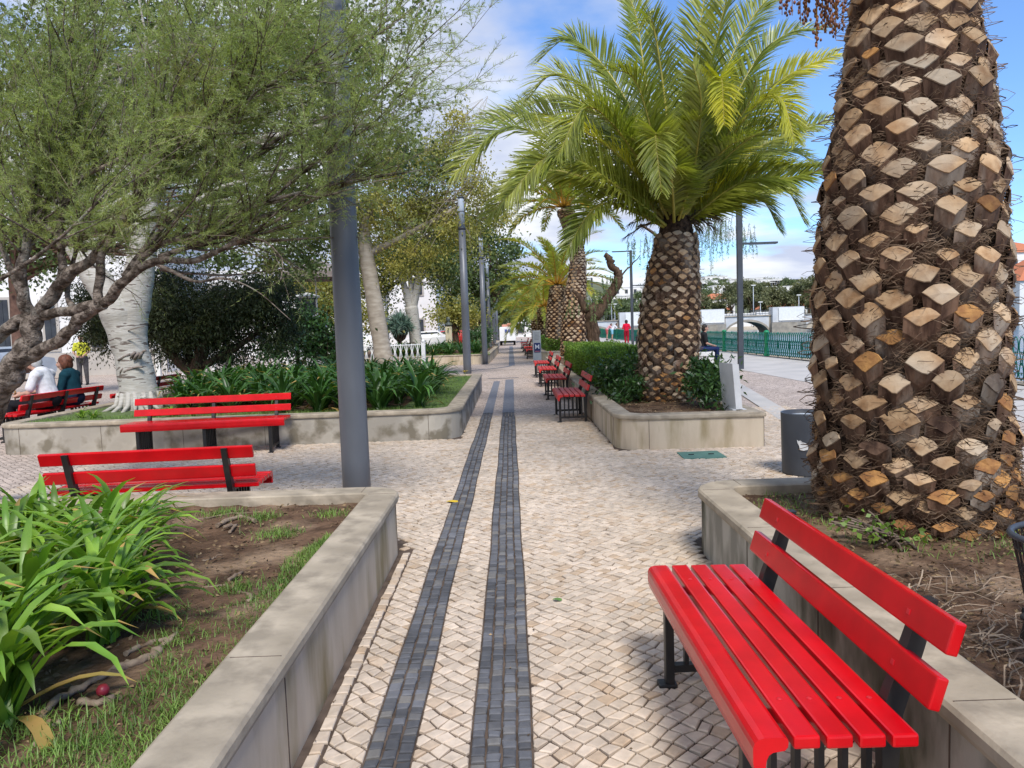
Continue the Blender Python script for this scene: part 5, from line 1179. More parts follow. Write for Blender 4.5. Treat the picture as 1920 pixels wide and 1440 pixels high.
shrub('dark leafy shrub between the hedge and the fat palm trunk', [ell(1175, 725, 10.9, .22, .3, .24), ell(1150, 700, 11.4, .25, .3, .22), ell(1188, 690, 11.2, .16, .3, .2), ell(1165, 750, 10.6, .18, .2, .1)], 2600, .085, 'shrub_leaf', base=np.array([1.62, 10.9, .35]))
shrub('leafy shrub right of the fat palm trunk, against the white seat back', [ell(1325, 715, 9.9, .20, .25, .26), ell(1338, 730, 9.4, .12, .15, .2), ell(1338, 702, 9.8, .13, .2, .10), ell(1350, 752, 9.1, .07, .08, .08), ell(1318, 700, 10.1, .12, .2, .12)], 2200, .095, 'shrub_leaf', base=np.array([2.6, 9.8, .35]))
shrub('low weedy seedlings at the foot of the huge palm trunk', [ell(1600, 985, 3.55, .10, .05, .035), ell(1655, 1000, 3.5, .09, .05, .04), ell(1700, 1010, 3.5, .10, .05, .03), ell(1570, 975, 3.7, .05, .05, .03)], 90, .034, 'hedge_leaf', wr=.7, nst=26, clump=.04, base=np.array([1.85, 3.62, .36]))
shrub('small green weed right of the huge palm base', [(np.array([2.78, 4.2, .48]), (.10, .1, .06)), (np.array([2.72, 4.0, .45]), (.06, .06, .04))], 160, .04, 'shrub_leaf', wr=.6, nst=8, clump=.05)

# ------------------------------------------------------------------ green quay fence
gf = empty('quay_fence', (0, 0, 0), 0, 'green cast-iron scrollwork fence along the water edge', 'fence')
def fx(y): return float(np.interp(y, [-4, 14, 24, 27.5, 34, 53, 66, 100], [10.3, 10.25, 10.1, 9.95, 9.85, 9.7, 9.6, 9.6]))
FH = .96
bays = [7.2 + 5.45 * k for k in range(18)]
for k, y in enumerate(bays):
    mb = MB(); x = fx(y); r_ = .075
    mb.lathe([(r_ * 1.5, .03), (r_ * 1.5, .09), (r_ * 1.05, .12), (r_, .5), (r_ * 1.15, .52), (r_, .55), (r_, FH - .04), (r_ * 1.4, FH - .02), (r_ * 1.4, FH + .02), (r_ * .7, FH + .07)], (x, y, 0), 12); mb.build('post', M['green_post'], gf)
def curve_pts(kind, w_):
    if kind == 'lens': return [(0, .07), (-.36 * w_, .14), (-.40 * w_, .22), (-.24 * w_, .36), (-.13 * w_, .47), (-.24 * w_, .58), (-.42 * w_, .72), (-.36 * w_, .86), (-.15 * w_, .93), (0, .945)]
for k in range(len(bays) - 1):
    y0, y1 = bays[k] + .09, bays[k + 1] - .09; mb = MB(); nu = 30; a = Vector((fx(y0), y0, 0)); b_ = Vector((fx(y1), y1, 0)); d = (b_ - a).normalized(); ln = (b_ - a).length; w_ = ln / nu
    near = y0 < 40; ns = 5 if near else 3
    for z in (.10, .50): mb.tube([a + Vector((0, 0, z)), b_ + Vector((0, 0, z))], .011, 4)
    for j in range(nu):
        c = a + d * (j + .5) * w_
        base_ = spline(curve_pts('lens', w_), 2 if near else 1)
        for sgn in (1, -1): mb.tube([c + d * (q[0] * sgn) + Vector((0, 0, q[1])) for q in base_], .0135, 4, caps=False)
        if near:
            for z0_, sg in ((.62, 1), (.40, -1), (.20, 1)):
                for sgn in (1, -1):
                    pts = [c + d * (sgn * w_ * (.10 + .16 * math.cos(t))) + Vector((0, 0, z0_ + .026 * math.sin(t) * sg)) for t in np.linspace(0, 4.6, 6)]; mb.tube(pts, .007, 3, caps=False)
        if j % 6 == 0 and j: mb.tube([c - d * w_ / 2 + Vector((0, 0, .03)), c - d * w_ / 2 + Vector((0, 0, .97))], .014, 4)
    mb.build('scroll_panel', M['green_iron'], gf)

# white cast-iron fence
def white_fence(label, pts, h, step=.22):
    root = empty('iron_fence', (0, 0, 0), 0, label, 'fence', 'white cast-iron fences'); panels = MB()
    for (x0, y0), (x1, y1) in zip(pts[:-1], pts[1:]):
        a = Vector((x0, y0, 0)); b_ = Vector((x1, y1, 0)); d = (b_ - a).normalized(); ln = (b_ - a).length; n = int(ln / step)
        for z in (.12, h - .05): panels.tube([a + Vector((0, 0, z)), b_ + Vector((0, 0, z))], .022, 4)
        for j in range(n):
            c = a + d * (j + .5) * ln / n; w_ = step
            for sgn in (1, -1): panels.tube([c + d * (sgn * w_ * .38) + Vector((0, 0, .12)), c + d * (sgn * w_ * .2) + Vector((0, 0, h * .4)), c + d * (sgn * w_ * .42) + Vector((0, 0, h * .7)), c + d * (sgn * w_ * .1) + Vector((0, 0, h - .06))], .013, 4, caps=False)
            panels.tube([c - d * w_ / 2 + Vector((0, 0, .02)), c - d * w_ / 2 + Vector((0, 0, h))], .014, 4)
    panels.build('scroll_panel', M['white'], root)
    for x, y in pts:
        mb = MB(); mb.box((x, y, h * .52), (.15, .15, h * 1.04), None, 0, .01); mb.lathe([(.09, h * 1.04), (.05, h * 1.12), (.01, h * 1.16)], (x, y, 0), 8); mb.build('post', M['white'], root)
white_fence('white cast-iron fence behind the strap-leaved bed, ending at a square post', [(-3.45, 29.5), (-6.1, 29.2), (-8.7, 28.9), (-11.4, 28.6), (-13.4, 28.4)], .98)
white_fence('short white cast-iron fence behind the man in yellow', [(-22.8, 40.0), (-19.0, 39.6)], .9)

# ------------------------------------------------------------------ bridge
br = empty('stone_bridge', (0, 0, 0), 0, 'old low stone bridge with white panels on its piers crossing the river', 'bridge')
M['brwhite'] = mat('whitewashed_wall', (0.60, 0.61, 0.62), (0.50, 0.51, 0.52), rough=.8, scale=.8)
M['brstone'] = mat('bridge_stone', (0.40, 0.35, 0.28), (0.27, 0.24, 0.20), rough=.9, scale=1.2, detail=8, c3=(0.2, 0.18, 0.15), s3=.4)
YB = 150; ztop = 1.9
piers = [(-1.0, 26.0 - 2.2), (24.0 - 2.0, 30.0), (38.0, 43.0), (52.6, 58.8), (68, 74), (84, 90)]
piers = [(2, 8), (21.8, 28.2), (37.0, 42.8), (52.3, 58.7), (68, 74.4), (84, 90)]
for (a0, a1), (b0_, b1_) in zip(piers[:-1], piers[1:]):
    wallm = MB(); arch = MB(); x0, x1 = a1, b0_; n = 14; xc = (x0 + x1) / 2; hw = (x1 - x0) / 2 - .4
    prof = [(xc - hw * math.cos(PI * k / n), -1.55 + 2.45 * math.sin(PI * k / n)) for k in range(n + 1)]
    for yy, sg in ((YB, 1), (YB + 6, -1)):
        for k in range(n):
            (xa, za), (xb, zb) = prof[k], prof[k + 1]; q = [(xa, yy, za), (xb, yy, zb), (xb, yy, ztop), (xa, yy, ztop)]; wallm.add(q, [(0, 1, 2, 3)], 0)
        wallm.add([(x0, yy, -1.6), (prof[0][0], yy, -1.6), (prof[0][0], yy, ztop), (x0, yy, ztop)], [(0, 1, 2, 3)], 1); wallm.add([(prof[-1][0], yy, -1.6), (x1, yy, -1.6), (x1, yy, ztop), (prof[-1][0], yy, ztop)], [(0, 1, 2, 3)], 1)
    for k in range(n):
        (xa, za), (xb, zb) = prof[k], prof[k + 1]; arch.add([(xa, YB, za), (xa, YB + 6, za), (xb, YB + 6, zb), (xb, YB, zb)], [(0, 1, 2, 3)], 0)
        s = 1.18; ea = (xc + (xa - xc) * 1.07, -1.55 + (za + 1.55) * s); eb = (xc + (xb - xc) * 1.07, -1.55 + (zb + 1.55) * s)
        arch.add([(xa, YB - .08, za), (xb, YB - .08, zb), (eb[0], YB - .08, eb[1]), (ea[0], YB - .08, ea[1])], [(0, 1, 2, 3)], 0)
    wallm.build('spandrel_wall', [M['brwhite'], M['brstone']], br); arch.build('arch', M['brstone'], br)
for i, (x0, x1) in enumerate(piers):
    mb = MB(); mb.prism([(x0, YB + 7), (x0 - .2, YB - 1.2), (x0 + (x1 - x0) * .68, YB - 2.4), (x1 + .2, YB - 1.2), (x1, YB + 7)], -1.7, .55); mb.build('pier', M['brstone'], br)
    mb = MB(); mb.box(((x0 + x1) / 2, YB + .2, 2.1), (x1 - x0 - .1, 2.2, 3.0)); mb.build('parapet_block', M['brwhite'], br)
    mb = MB(); mb.box(((x0 + x1) / 2 + .5, YB - 1.02, 2.15), ((x1 - x0) * .78, .16, 2.5)); mb.build('white_panel', M['white'], br)
mb = MB(); mb.box((45, YB + 3, ztop + .12), (90, 6.3, .24)); mb.build('deck', M['brstone'], br)
mb = MB()
for k in range(150): x = 2 + k * .6; mb.box((x, YB + .05, ztop + .7), (.05, .05, .9))
mb.box((46, YB + .05, ztop + 1.15), (90, .07, .07)); mb.build('railing', M['post_dark'], br)

# ------------------------------------------------------------------ buildings
M['bwhite'] = mat('white_facade', (0.80, 0.79, 0.77), (0.70, 0.69, 0.67), rough=.85, scale=.5, detail=6)
M['bcream'] = mat('cream_facade', (0.66, 0.60, 0.42), (0.58, 0.50, 0.33), rough=.85, scale=.5)
M['bstone'] = mat('stone_plinth', (0.50, 0.46, 0.41), (0.42, 0.39, 0.35), rough=.85, scale=1.5)
def house(label, x, y, z, w_, d, h, roof='hip', wallm='bwhite', nx=3, ny=2, rz=0, rh=None, group='houses beyond the river', win=(.9, 1.2), cat='house', plinth=False, name='house', sink=.5):
    root = empty(name, (x, y, z), rz, label, cat, group); mb = MB(); mb.box((0, 0, h / 2 - sink / 2), (w_, d, h + sink)); mb.build('wall', M[wallm], root)
    for j in range(ny):
        for i in range(nx):
            wx = -w_ / 2 + w_ * (i + .5) / nx; wz = h * (j + .55) / ny; mb = MB()
            mb.box((wx, -d / 2 - .04, wz), (win[0] + .24, .06, win[1] + .24)); f = mb.build('window', M['bstone'] if wallm == 'bwhite' else M['bwhite'], root)
            mb = MB(); mb.box((wx, -d / 2 - .09, wz), (win[0], .05, win[1])); mb.box((wx, -d / 2 - .125, wz), (.06, .02, win[1])); mb.build('pane', M['window'], f)
    rh = rh or w_ * .16
    if roof == 'hip':
        e = .4; vs = [(-w_ / 2 - e, -d / 2 - e, h), (w_ / 2 + e, -d / 2 - e, h), (w_ / 2 + e, d / 2 + e, h), (-w_ / 2 - e, d / 2 + e, h), (-w_ / 2 * .45, 0, h + rh), (w_ / 2 * .45, 0, h + rh)]
        mb = MB(); mb.add(vs, [(0, 1, 5, 4), (1, 2, 5), (2, 3, 4, 5), (3, 0, 4), (3, 2, 1, 0)]); mb.build('roof', M['tile'], root)
    else:
        mb = MB(); mb.box((0, 0, h + .15), (w_ + .3, d + .3, .3)); mb.build('roof', M['bwhite'], root)
    if plinth: mb = MB(); mb.box((0, -d / 2 - .03, .5), (w_ + .05, .08, 1.1)); mb.build('plinth', M['bstone'], root)
    return root
# white civic building on the left
house('long white facade with tall narrow windows behind the seated couple', -24.5, 36.5, 0, 17, 8, 8.5, 'flat', 'bwhite', 9, 2, R(8), group='white buildings around the square', win=(.45, 2.2), cat='building', name='building', plinth=True, sink=0)
house('white building glimpsed through the trees behind the poplar trunks', -14.5, 62, 0, 18, 10, 6.2, 'flat', 'bwhite', 6, 2, R(0), group='white buildings around the square', cat='building', name='building', sink=0)
house('white building standing at the end of the path behind the palms', 4.6, 112, 0, 8, 9, 6.6, 'flat', 'bwhite', 4, 3, 0, group='white buildings around the square', cat='building', name='building', sink=0)
# right bank white house
q = aty(1905, 560, 150)
house('white house with an orange hipped roof on the right river bank', q.x + 9, 152, -1.0, 22, 12, 8.0, 'hip', 'bwhite', 7, 1, 0, 5.0, 'houses on the right bank', cat='house', sink=.8)
house('three-storey white house with orange roof behind the right bank house', q.x + 16, 185, -1.0, 30, 12, 16, 'hip', 'bwhite', 9, 3, 0, 3.0, 'houses on the right bank', sink=.8)
# far bank houses
HS = [(1150, 250, 16, 7, 'white apartment block with terraces on the far hill left of the fat palm', 'flat', 5, 2, 'bwhite', 24), (1196, 262, 18, 9, 'taller white apartment block touching the lamp post on the far hill', 'flat', 6, 3, 'bwhite', 24),
      (1336, 228, 9, 4, 'cream house with a bright orange roof on the far bank', 'hip', 4, 1, 'bcream', 4.5), (1345, 245, 9, 6, 'white house with orange roof above the cream house', 'hip', 4, 2, 'bwhite', 9),
      (1448, 222, 10, 4, 'low white house with orange roof in the middle of the far bank', 'hip', 5, 1, 'bwhite', 3), (1475, 226, 9, 4.5, 'orange-roofed house right of the low white far-bank house', 'hip', 4, 1, 'bwhite', 3.5)]
for px, Y, w_, h, lb, rf, nx, ny, wm, z in HS:
    p = aty(px, 600, Y); house(lb, p.x, Y, hz(p.x, Y), w_, 9, h, rf, wm, nx, ny, 0, rh=1.9)
hl = ['white hill house on the skyline', 'pale hill house on the slope', 'small white hill house among the trees']
k_ = 0
for row, (Y, n) in enumerate(((330, 9), (375, 12), (430, 12))):
    for i in range(n):
        px = 1300 + i * (250 / n) + random.uniform(-6, 6); p = aty(px, 600, Y)
        if row == 0 and i % 2: continue
        house(['white hill house seen over the treetops on the far slope', 'white hill house higher on the far slope', 'white hill house on the far skyline'][row], p.x, Y, hz(p.x, Y), random.uniform(9, 15), 8, random.uniform(4.5, 7), ('hip' if (i == 5 and row == 0) else 'flat'), 'bwhite', random.choice([3, 4]), 2, 0, rh=1.8, group=['white hill houses, lower row', 'white hill houses, middle row', 'white hill houses, skyline row'][row]); k_ += 1
# trees of the far bank
def far_tree(px, Y, h, r_, lm, label, group):
    p = aty(px, 600, Y); z0_ = hz(p.x, Y); root = empty('far_tree', (p.x, Y, z0_), 0, label, 'tree', group); mb = MB()
    mb.tube([(0, 0, -.5), (.2, 0, h * .3), (random.uniform(-.5, .5), 0, h * .6)], [.35, .3, .12], 7)
    for k in range(5): a = k * 1.26; mb.tube([(.2, 0, h * .3), (r_ * .5 * math.cos(a), r_ * .5 * math.sin(a), h * .6)], [.18, .06], 5)
    mb.build('trunk', M['dark_bark'], root)
    E_ = [(np.array([random.uniform(-.55, .55) * r_, random.uniform(-.4, .4) * r_, h * random.uniform(.45, .8)]), (r_ * .55, r_ * .55, h * .2)) for _ in range(7)]
    V, F = blob_leaves(E_, 1900, .62, .6, .5, .55); npmesh('crown', V, F, M[lm], root)
for i, (px, Y, h, r_) in enumerate([(1312, 208, 9.5, 4), (1336, 212, 7.5, 3.2), (1370, 206, 12.5, 4.8), (1392, 210, 13, 5), (1412, 207, 12, 4.6), (1430, 212, 11, 4.2), (1452, 214, 11, 4.6), (1474, 210, 11.5, 4.8), (1498, 208, 11.5, 4.6), (1516, 206, 13, 4.8), (1538, 207, 14.5, 5.2), (1562, 207, 14, 5), (1590, 210, 12, 5)]):
    far_tree(px, Y, h, r_, 'far_leaf', 'olive-brown tree in the row behind the bridge, ' + ['leftmost', 'second from the left', 'third from the left', 'fourth from the left', 'fifth from the left', 'sixth from the left', 'middle', 'sixth from the right', 'fifth from the right', 'fourth from the right', 'third from the right', 'second from the right', 'rightmost'][i], 'trees lining the far bank')
for i, (px, Y, h, r_) in enumerate([(1120, 215, 8, 4), (1140, 225, 8, 5), (1160, 220, 8, 5), (1180, 230, 9, 5), (1200, 222, 8, 5), (1215, 240, 10, 5), (1230, 230, 9, 5), (1205, 260, 13, 5)]):
    far_tree(px, Y, h, r_, 'far_green', 'green tree on the far slope left of the fat palm, ' + ['leftmost', 'second from the left', 'third from the left', 'fourth from the left', 'fourth from the right', 'third from the right', 'rightmost', 'uphill of the others'][i], 'trees on the left far slope')
for i in range(34):
    far_tree(1300 + i * 7.7 + random.uniform(-5, 5), random.choice([300, 345, 395, 440]), random.uniform(6, 9), random.uniform(4, 6), random.choice(['far_leaf', 'far_green']), 'small tree between the white houses on the far hill', 'trees between the hill houses')
for i, (px, Y, h) in enumerate([(1413, 200, 11), (1426, 200, 6.5), (1498, 200, 8), (1147, 205, 9), (1153, 204, 6.5)]):
    p = aty(px, 600, Y); root = empty('street_lamp', (p.x, Y, hz(p.x, Y)), 0, ['tall pale lamp standing before the far-bank trees', 'short pale lamp next to the tall far-bank lamp', 'green lamp on the right of the far bank', 'tall pale lamp above the woman in red', 'shorter pale lamp above the woman in red'][i], 'street lamp', 'lamps on the far bank')
    mb = MB(); mb.tube([(0, 0, -.5), (0, 0, h)], [.14, .09], 6); mb.build('post', M['glass'], root); mb = MB(); mb.box((0, 0, h + .1), (1.1, .5, .25), None, 0, .05); mb.build('lamp', M['white'], root)
# low building row at the far bank edge
house('low white boathouse with green doors behind the bridge', aty(1385, 600, 203).x, 203, hz(60, 203), 13, 4, 2.8, 'flat', 'bwhite', 4, 1, win=(1.2, 1.4))
house('low white kiosk behind the bridge right of the lamp post', aty(1435, 600, 202).x, 202, hz(70, 202), 6, 4, 3.2, 'flat', 'bwhite', 2, 1, win=(.8, 1.0))
# ------------------------------------------------------------------ monument, bust, umbrella
mo = empty('monument', (-8.25, 30.6, 0), R(4), 'white stepped monument with a dark niche half hidden by leaves', 'monument')
mb = MB(); mb.box((0, 0, .7), (2.2, 1.6, 1.4), None, 0, .02); mb.box((0, 0, 1.65), (1.35, 1.1, .5), None, 0, .02); mb.build('base', M['bwhite'], mo)
mb = MB(); mb.box((0, 0, 2.07), (.95, .8, .34), None, 0, .02); mb.build('pedestal', M['whitestone'], mo)
mb = MB(); mb.lathe([(.34, 2.24), (.36, 2.5), (.46, 2.95)], (0, 0, 0), 10, sm=False); mb.build('niche', M['post_dark'], mo)
mb = MB(); mb.lathe([(.52, 2.95), (.56, 3.02), (.3, 3.12), (.05, 3.18)], (0, 0, 0), 10, sm=False); mb.build('cap', M['pillar'], mo)
bu = empty('bust', (-3.28, 40, 0), 0, 'bronze bust on a tall cream pedestal in the far sunlit planter', 'statue')
mb = MB(); mb.box((0, 0, .98), (.34, .34, 1.3), None, 0, .01); mb.build('pedestal', M['bcream'], bu)
M['bronze'] = mat('green_bronze', (0.10, 0.12, 0.11), (0.05, 0.06, 0.055), rough=.5, scale=8)
mb = MB(); mb.lathe([(.09, 1.63), (.2, 1.68), (.21, 1.76), (.14, 1.83), (.06, 1.86), (.065, 1.9), (.10, 1.96), (.11, 2.04), (.09, 2.12), (.03, 2.16)], (0, 0, 0), 14); mb.build('head', M['bronze'], bu)
um = empty('cafe_parasol', (-7.3, 28.5, 0), 0, 'grey-brown cafe parasol edge left of the nearest lamp column', 'parasol')
M['canvas'] = mat('taupe_canvas', (0.26, 0.22, 0.20), (0.20, 0.17, 0.155), rough=.9, scale=4)
mb = MB(); n = 8; vs = [(0, 0, 4.35)] + [(1.5 * math.cos(2 * PI * k / n), 1.5 * math.sin(2 * PI * k / n), 3.75) for k in range(n)] + [(1.5 * math.cos(2 * PI * k / n), 1.5 * math.sin(2 * PI * k / n), 3.55) for k in range(n)]
mb.add(vs, [(0, 1 + k, 1 + (k + 1) % n) for k in range(n)] + [(1 + k, 9 + k, 9 + (k + 1) % n, 1 + (k + 1) % n) for k in range(n)]); mb.build('canopy', M['canvas'], um)
mb = MB(); mb.tube([(0, 0, 0), (0, 0, 4.3)], .03, 8); mb.build('pole', M['white'], um)

# ------------------------------------------------------------------ truck, cars
def wheel(mb, c, r_, w_, ax='x'):
    prof = []
    n = 20; vs = []
    for sgn in (-1, 1):
        for k in range(n): a = 2 * PI * k / n; vs.append((c[0] + sgn * w_ / 2, c[1] + r_ * math.cos(a), c[2] + r_ * math.sin(a)))
    mb.add(vs, [tuple(range(n)), tuple(range(n, 2 * n))[::-1]] + [(k, n + k, n + (k + 1) % n, (k + 1) % n) for k in range(n)])
tr = empty('food_van', (-.22, 61, 0), 0, 'white food van with two blue windows parked at the end of the path', 'van')
mb = MB(); mb.box((0, 1.5, .95), (1.32, 3.0, 1.15), None, 0, .04); mb.build('body', M['white'], tr)
mb = MB(); mb.box((-.12, -.02, 1.2), (.2, .02, .24)); mb.box((.16, -.02, 1.2), (.2, .02, .24)); mb.build('window', mat('blue_window', (0.10, 0.13, 0.35), rough=.3), tr)
mb = MB(); mb.box((0, 1.5, .33), (1.2, 2.8, .14)); mb.build('chassis', M['dark'], tr)
for x in (-.55, .55):
    for y in (.5, 2.5): mb = MB(); wheel(mb, (x, y, .22), .22, .16); mb.build('wheel', M['dark'], tr)
mb = MB(); mb.box((-.1, 1.2, 1.62), (.7, .8, .2), None, 0, .05); mb.box((.15, .9, 1.75), (.3, .4, .12)); mb.build('roof_load', mat('orange_cloth', (0.62, 0.30, 0.2), (0.5, .2, .15), rough=.9, scale=9), tr)
def car(label, x, y, rz, paint):
    root = empty('parked_car', (x, y, 0), rz, label, 'car', 'cars parked behind the square'); h = .85
    prof = [(-2.1, .3), (-2.15, .6), (-2.0, .85), (-1.3, .95), (-.7, 1.38), (.7, 1.42), (1.5, .98), (2.05, .88), (2.15, .55), (2.1, .3)]
    mb = MB(); n = len(prof); vs = [(px, -h * (1 if pz < 1 else .82), pz) for px, pz in prof] + [(px, h * (1 if pz < 1 else .82), pz) for px, pz in prof]
    mb.add(vs, [tuple(range(n)), tuple(range(n, 2 * n))[::-1]] + [(i, n + i, n + (i + 1) % n, (i + 1) % n) for i in range(n)]); mb.build('body', paint, root)
    for s in (-1, 1):
        mb = MB(); mb.add([(-1.1, s * h * .97, 1.0), (-.65, s * h * .86, 1.32), (.65, s * h * .86, 1.34), (1.25, s * h * .97, 1.0)], [(0, 1, 2, 3)]); mb.build('window', M['window'], root)
        for wx in (-1.35, 1.35):
            mb = MB(); n = 16; vs = [(wx + .32 * math.cos(2 * PI * k / n), s * (h + d_), .32 + .32 * math.sin(2 * PI * k / n)) for d_ in (-.12, .02) for k in range(n)]
            mb.add(vs, [tuple(range(n)), tuple(range(n, 2 * n))] + [(k, n + k, n + (k + 1) % n, (k + 1) % n) for k in range(n)]); mb.build('wheel', M['dark'], root)
    mb = MB(); mb.add([(1.22, -h * .8, 1.06), (1.22, h * .8, 1.06), (.78, h * .75, 1.36), (.78, -h * .75, 1.36)], [(0, 1, 2, 3)]); mb.build('windscreen', M['window'], root)
car('white parked car seen between the trunks behind the white fence', -5.8, 52, R(10), M['white'])
car('red parked car low behind the far planter', -4.3, 55, R(0), M['red_old'])
car('silver parked car at the left edge behind the seated couple', -20.5, 29.5, R(70), M['glass'])
car('white parked car further left behind the white fence', -10.5, 50, R(0), M['white'])

# ------------------------------------------------------------------ people
def remeshed(mb, vox, name, m, parent, smooth=3):
    o = mb.build(name, m, None); md = o.modifiers.new('r', 'REMESH'); md.mode = 'VOXEL'; md.voxel_size = vox
    ms = o.modifiers.new('s', 'SMOOTH'); ms.iterations = smooth; ms.factor = .5
    dg = bpy.context.evaluated_depsgraph_get(); me = bpy.data.meshes.new_from_object(o.evaluated_get(dg)); old = o.data; bpy.data.objects.remove(o); bpy.data.meshes.remove(old)
    me.polygons.foreach_set('use_smooth', [True] * len(me.polygons)); me.materials.clear(); return link(name, me, parent, [m])
def sph(mb, c, r_, n=12):
    rx, ry, rz_ = r_ if hasattr(r_, '__len__') else (r_,) * 3
    prof = [(math.sin(PI * k / n), -math.cos(PI * k / n)) for k in range(n + 1)]; c = Vector(c)
    vs = [c + Vector((rx * a * math.cos(2 * PI * j / 14), ry * a * math.sin(2 * PI * j / 14), rz_ * b_)) for a, b_ in prof[1:-1] for j in range(14)]
    fs = [(i * 14 + j, i * 14 + (j + 1) % 14, (i + 1) * 14 + (j + 1) % 14, (i + 1) * 14 + j) for i in range(n - 2) for j in range(14)]
    vs += [c - Vector((0, 0, rz_)), c + Vector((0, 0, rz_))]; k = (n - 1) * 14
    fs += [(k, (j + 1) % 14, j) for j in range(14)] + [(k + 1, (n - 2) * 14 + j, (n - 2) * 14 + (j + 1) % 14) for j in range(14)]; mb.add(vs, fs, 0, True)
M['skin'] = mat('skin', (0.50, 0.29, 0.21), (0.44, 0.25, 0.18), rough=.55, scale=8, spec=.3)
M['eye'] = mat('eye', (0.02, 0.015, 0.012), rough=.2)
def cloth(n, c): return mat(n, c, tuple(v * .75 for v in c), rough=.9, scale=14, bump=.3, bscale=30, spec=.15)
def person(label, J, loc, rz, shirt, pants, hair, vox=.011, sleeve='short', shoes=(0.03, 0.03, 0.03), legs='long', hairlen=0.0, cap=None, group=None):
    """J: joints in the figure's own frame, facing +y. keys: hip chest neck head (look) sh{L,R} el wr hipL/R kn an"""
    root = empty('person', loc, rz, label, 'person', group); v = {k: Vector(p) for k, p in J.items()}
    sdv = (v['shR'] - v['shL']).normalized()
    def limb(mb, pts, rad, flat=1.0): mb.tube(pts, rad, 12, flat=flat); [sph(mb, p, r_ * .98, 8) for p, r_ in zip(pts, rad)]
    def torso(mb, g):
        for q in range(17):
            t = q / 16 * .95; rx = float(np.interp(t, [0, .25, .5, .75, .95], [.155, .150, .150, .165, .15])); ry = float(np.interp(t, [0, .25, .5, .75, .95], [.125, .115, .11, .115, .10]))
            c = v['hip'].lerp(v['neck'], t * .92); sph(mb, c, (rx + g, ry + g, .11 + g))
        c = v['hip'].lerp(v['neck'], .86)
        limb(mb, [v['shL'] - Vector((0, 0, .01)), c, v['shR'] - Vector((0, 0, .01))], [.062 + g, .085 + g, .062 + g])
    b_ = MB(); torso(b_, 0); limb(b_, [v['neck'] - Vector((0, 0, .05)), v['head'] - Vector((0, 0, .06))], [.062, .052])
    h = v['head']; f = Vector(J.get('face', (0, 1, 0))).normalized(); sd_ = f.cross(Vector((0, 0, 1))).normalized()
    sph(b_, h + Vector((0, 0, .02)), (.078, .078, .108)); sph(b_, h + f * .025 + Vector((0, 0, .01)), (.068, .068, .10)); sph(b_, h + f * .03 - Vector((0, 0, .065)), (.05, .05, .045))
    limb(b_, [h + f * .085 + Vector((0, 0, .025)), h + f * .108 - Vector((0, 0, .015))], [.010, .015])
    for s in (-1, 1): sph(b_, h + sd_ * s * .078, (.016, .02, .032)); sph(b_, h + f * .075 + sd_ * s * .03 - Vector((0, 0, .025)), .022)
    sph(b_, h + f * .085 - Vector((0, 0, .05)), (.024, .022, .010))
    for S in 'LR':
        limb(b_, [v['sh' + S], v['el' + S], v['wr' + S]], [.050, .040, .027])
        limb(b_, [v['hp' + S], v['kn' + S], v['an' + S]], [.085, .056, .038])
        d = (v['wr' + S] - v['el' + S]).normalized(); hd2 = (d + Vector(J.get('hand' + S, (0, 0, 0)))).normalized(); pl_ = v['wr' + S] + hd2 * .05
        limb(b_, [v['wr' + S], pl_, pl_ + hd2 * .035], [.024, .034, .03], .55)
    remeshed(b_, vox, 'body', M['skin'], root)
    body = root.children[-1]
    # fingers and face details joined on the body mesh as parts
    fm = MB()
    for S in 'LR':
        d = (v['wr' + S] - v['el' + S]).normalized(); hd2 = (d + Vector(J.get('hand' + S, (0, 0, 0)))).normalized(); pl_ = v['wr' + S] + hd2 * .08; a = sdv.cross(hd2).normalized() if abs(sdv.dot(hd2)) < .9 else Vector((0, 0, 1)); a2 = hd2.cross(a).normalized()
        for k in range(4):
            o = a2 * ((k - 1.5) * .017); ln = (.062, .072, .068, .052)[k]; fm.tube([pl_ + o, pl_ + o * 1.05 + hd2 * ln * .5 + a * .004, pl_ + o + hd2 * ln * .85 + a * .02], [.0088, .008, .0065], 7)
        fm.tube([v['wr' + S] + hd2 * .03 - a2 * .022, v['wr' + S] + hd2 * .06 - a2 * .045, v['wr' + S] + hd2 * .088 - a2 * .048], [.011, .0095, .0075], 7)
    fm.build('fingers', M['skin'], root)
    em = MB()
    for s in (-1, 1): sph(em, h + f * .087 + sd_ * s * .030 + Vector((0, 0, .022)), .008, 6)
    em.build('eyes', M['eye'], root)
    # clothing
    g = .013; c = MB(); torso(c, g)
    for S in 'LR':
        if sleeve == 'short': e = v['sh' + S].lerp(v['el' + S], .75); limb(c, [v['sh' + S], e], [.066, .062])
        elif sleeve == 'long': limb(c, [v['sh' + S], v['el' + S], v['el' + S].lerp(v['wr' + S], .95)], [.066, .055, .040])
    remeshed(c, vox, 'shirt', shirt, root)
    c = MB(); sph(c, v['hip'], (.172, .15, .13))
    for S in 'LR':
        if legs == 'long': limb(c, [v['hp' + S], v['kn' + S], v['kn' + S].lerp(v['an' + S], .93)], [.105, .078, .058])
        else: limb(c, [v['hp' + S], v['hp' + S].lerp(v['kn' + S], .75)], [.108, .088])
    remeshed(c, vox, 'shorts' if legs != 'long' else 'trousers', pants, root)
    for S in 'LR':
        c = MB(); fd = Vector(J.get('foot', (0, 1, 0))).normalized(); a = v['an' + S]; limb(c, [a + Vector((0, 0, -.035)) - fd * .05, a + Vector((0, 0, -.045)) + fd * .07, a + Vector((0, 0, -.055)) + fd * .15], [.043, .042, .03])
        remeshed(c, max(vox, .012), 'shoe', cloth('shoe_' + str(len(bpy.data.materials)), shoes), root)
    c = MB(); sph(c, h + Vector((0, 0, .045)) - f * .016, (.090, .090, .098))
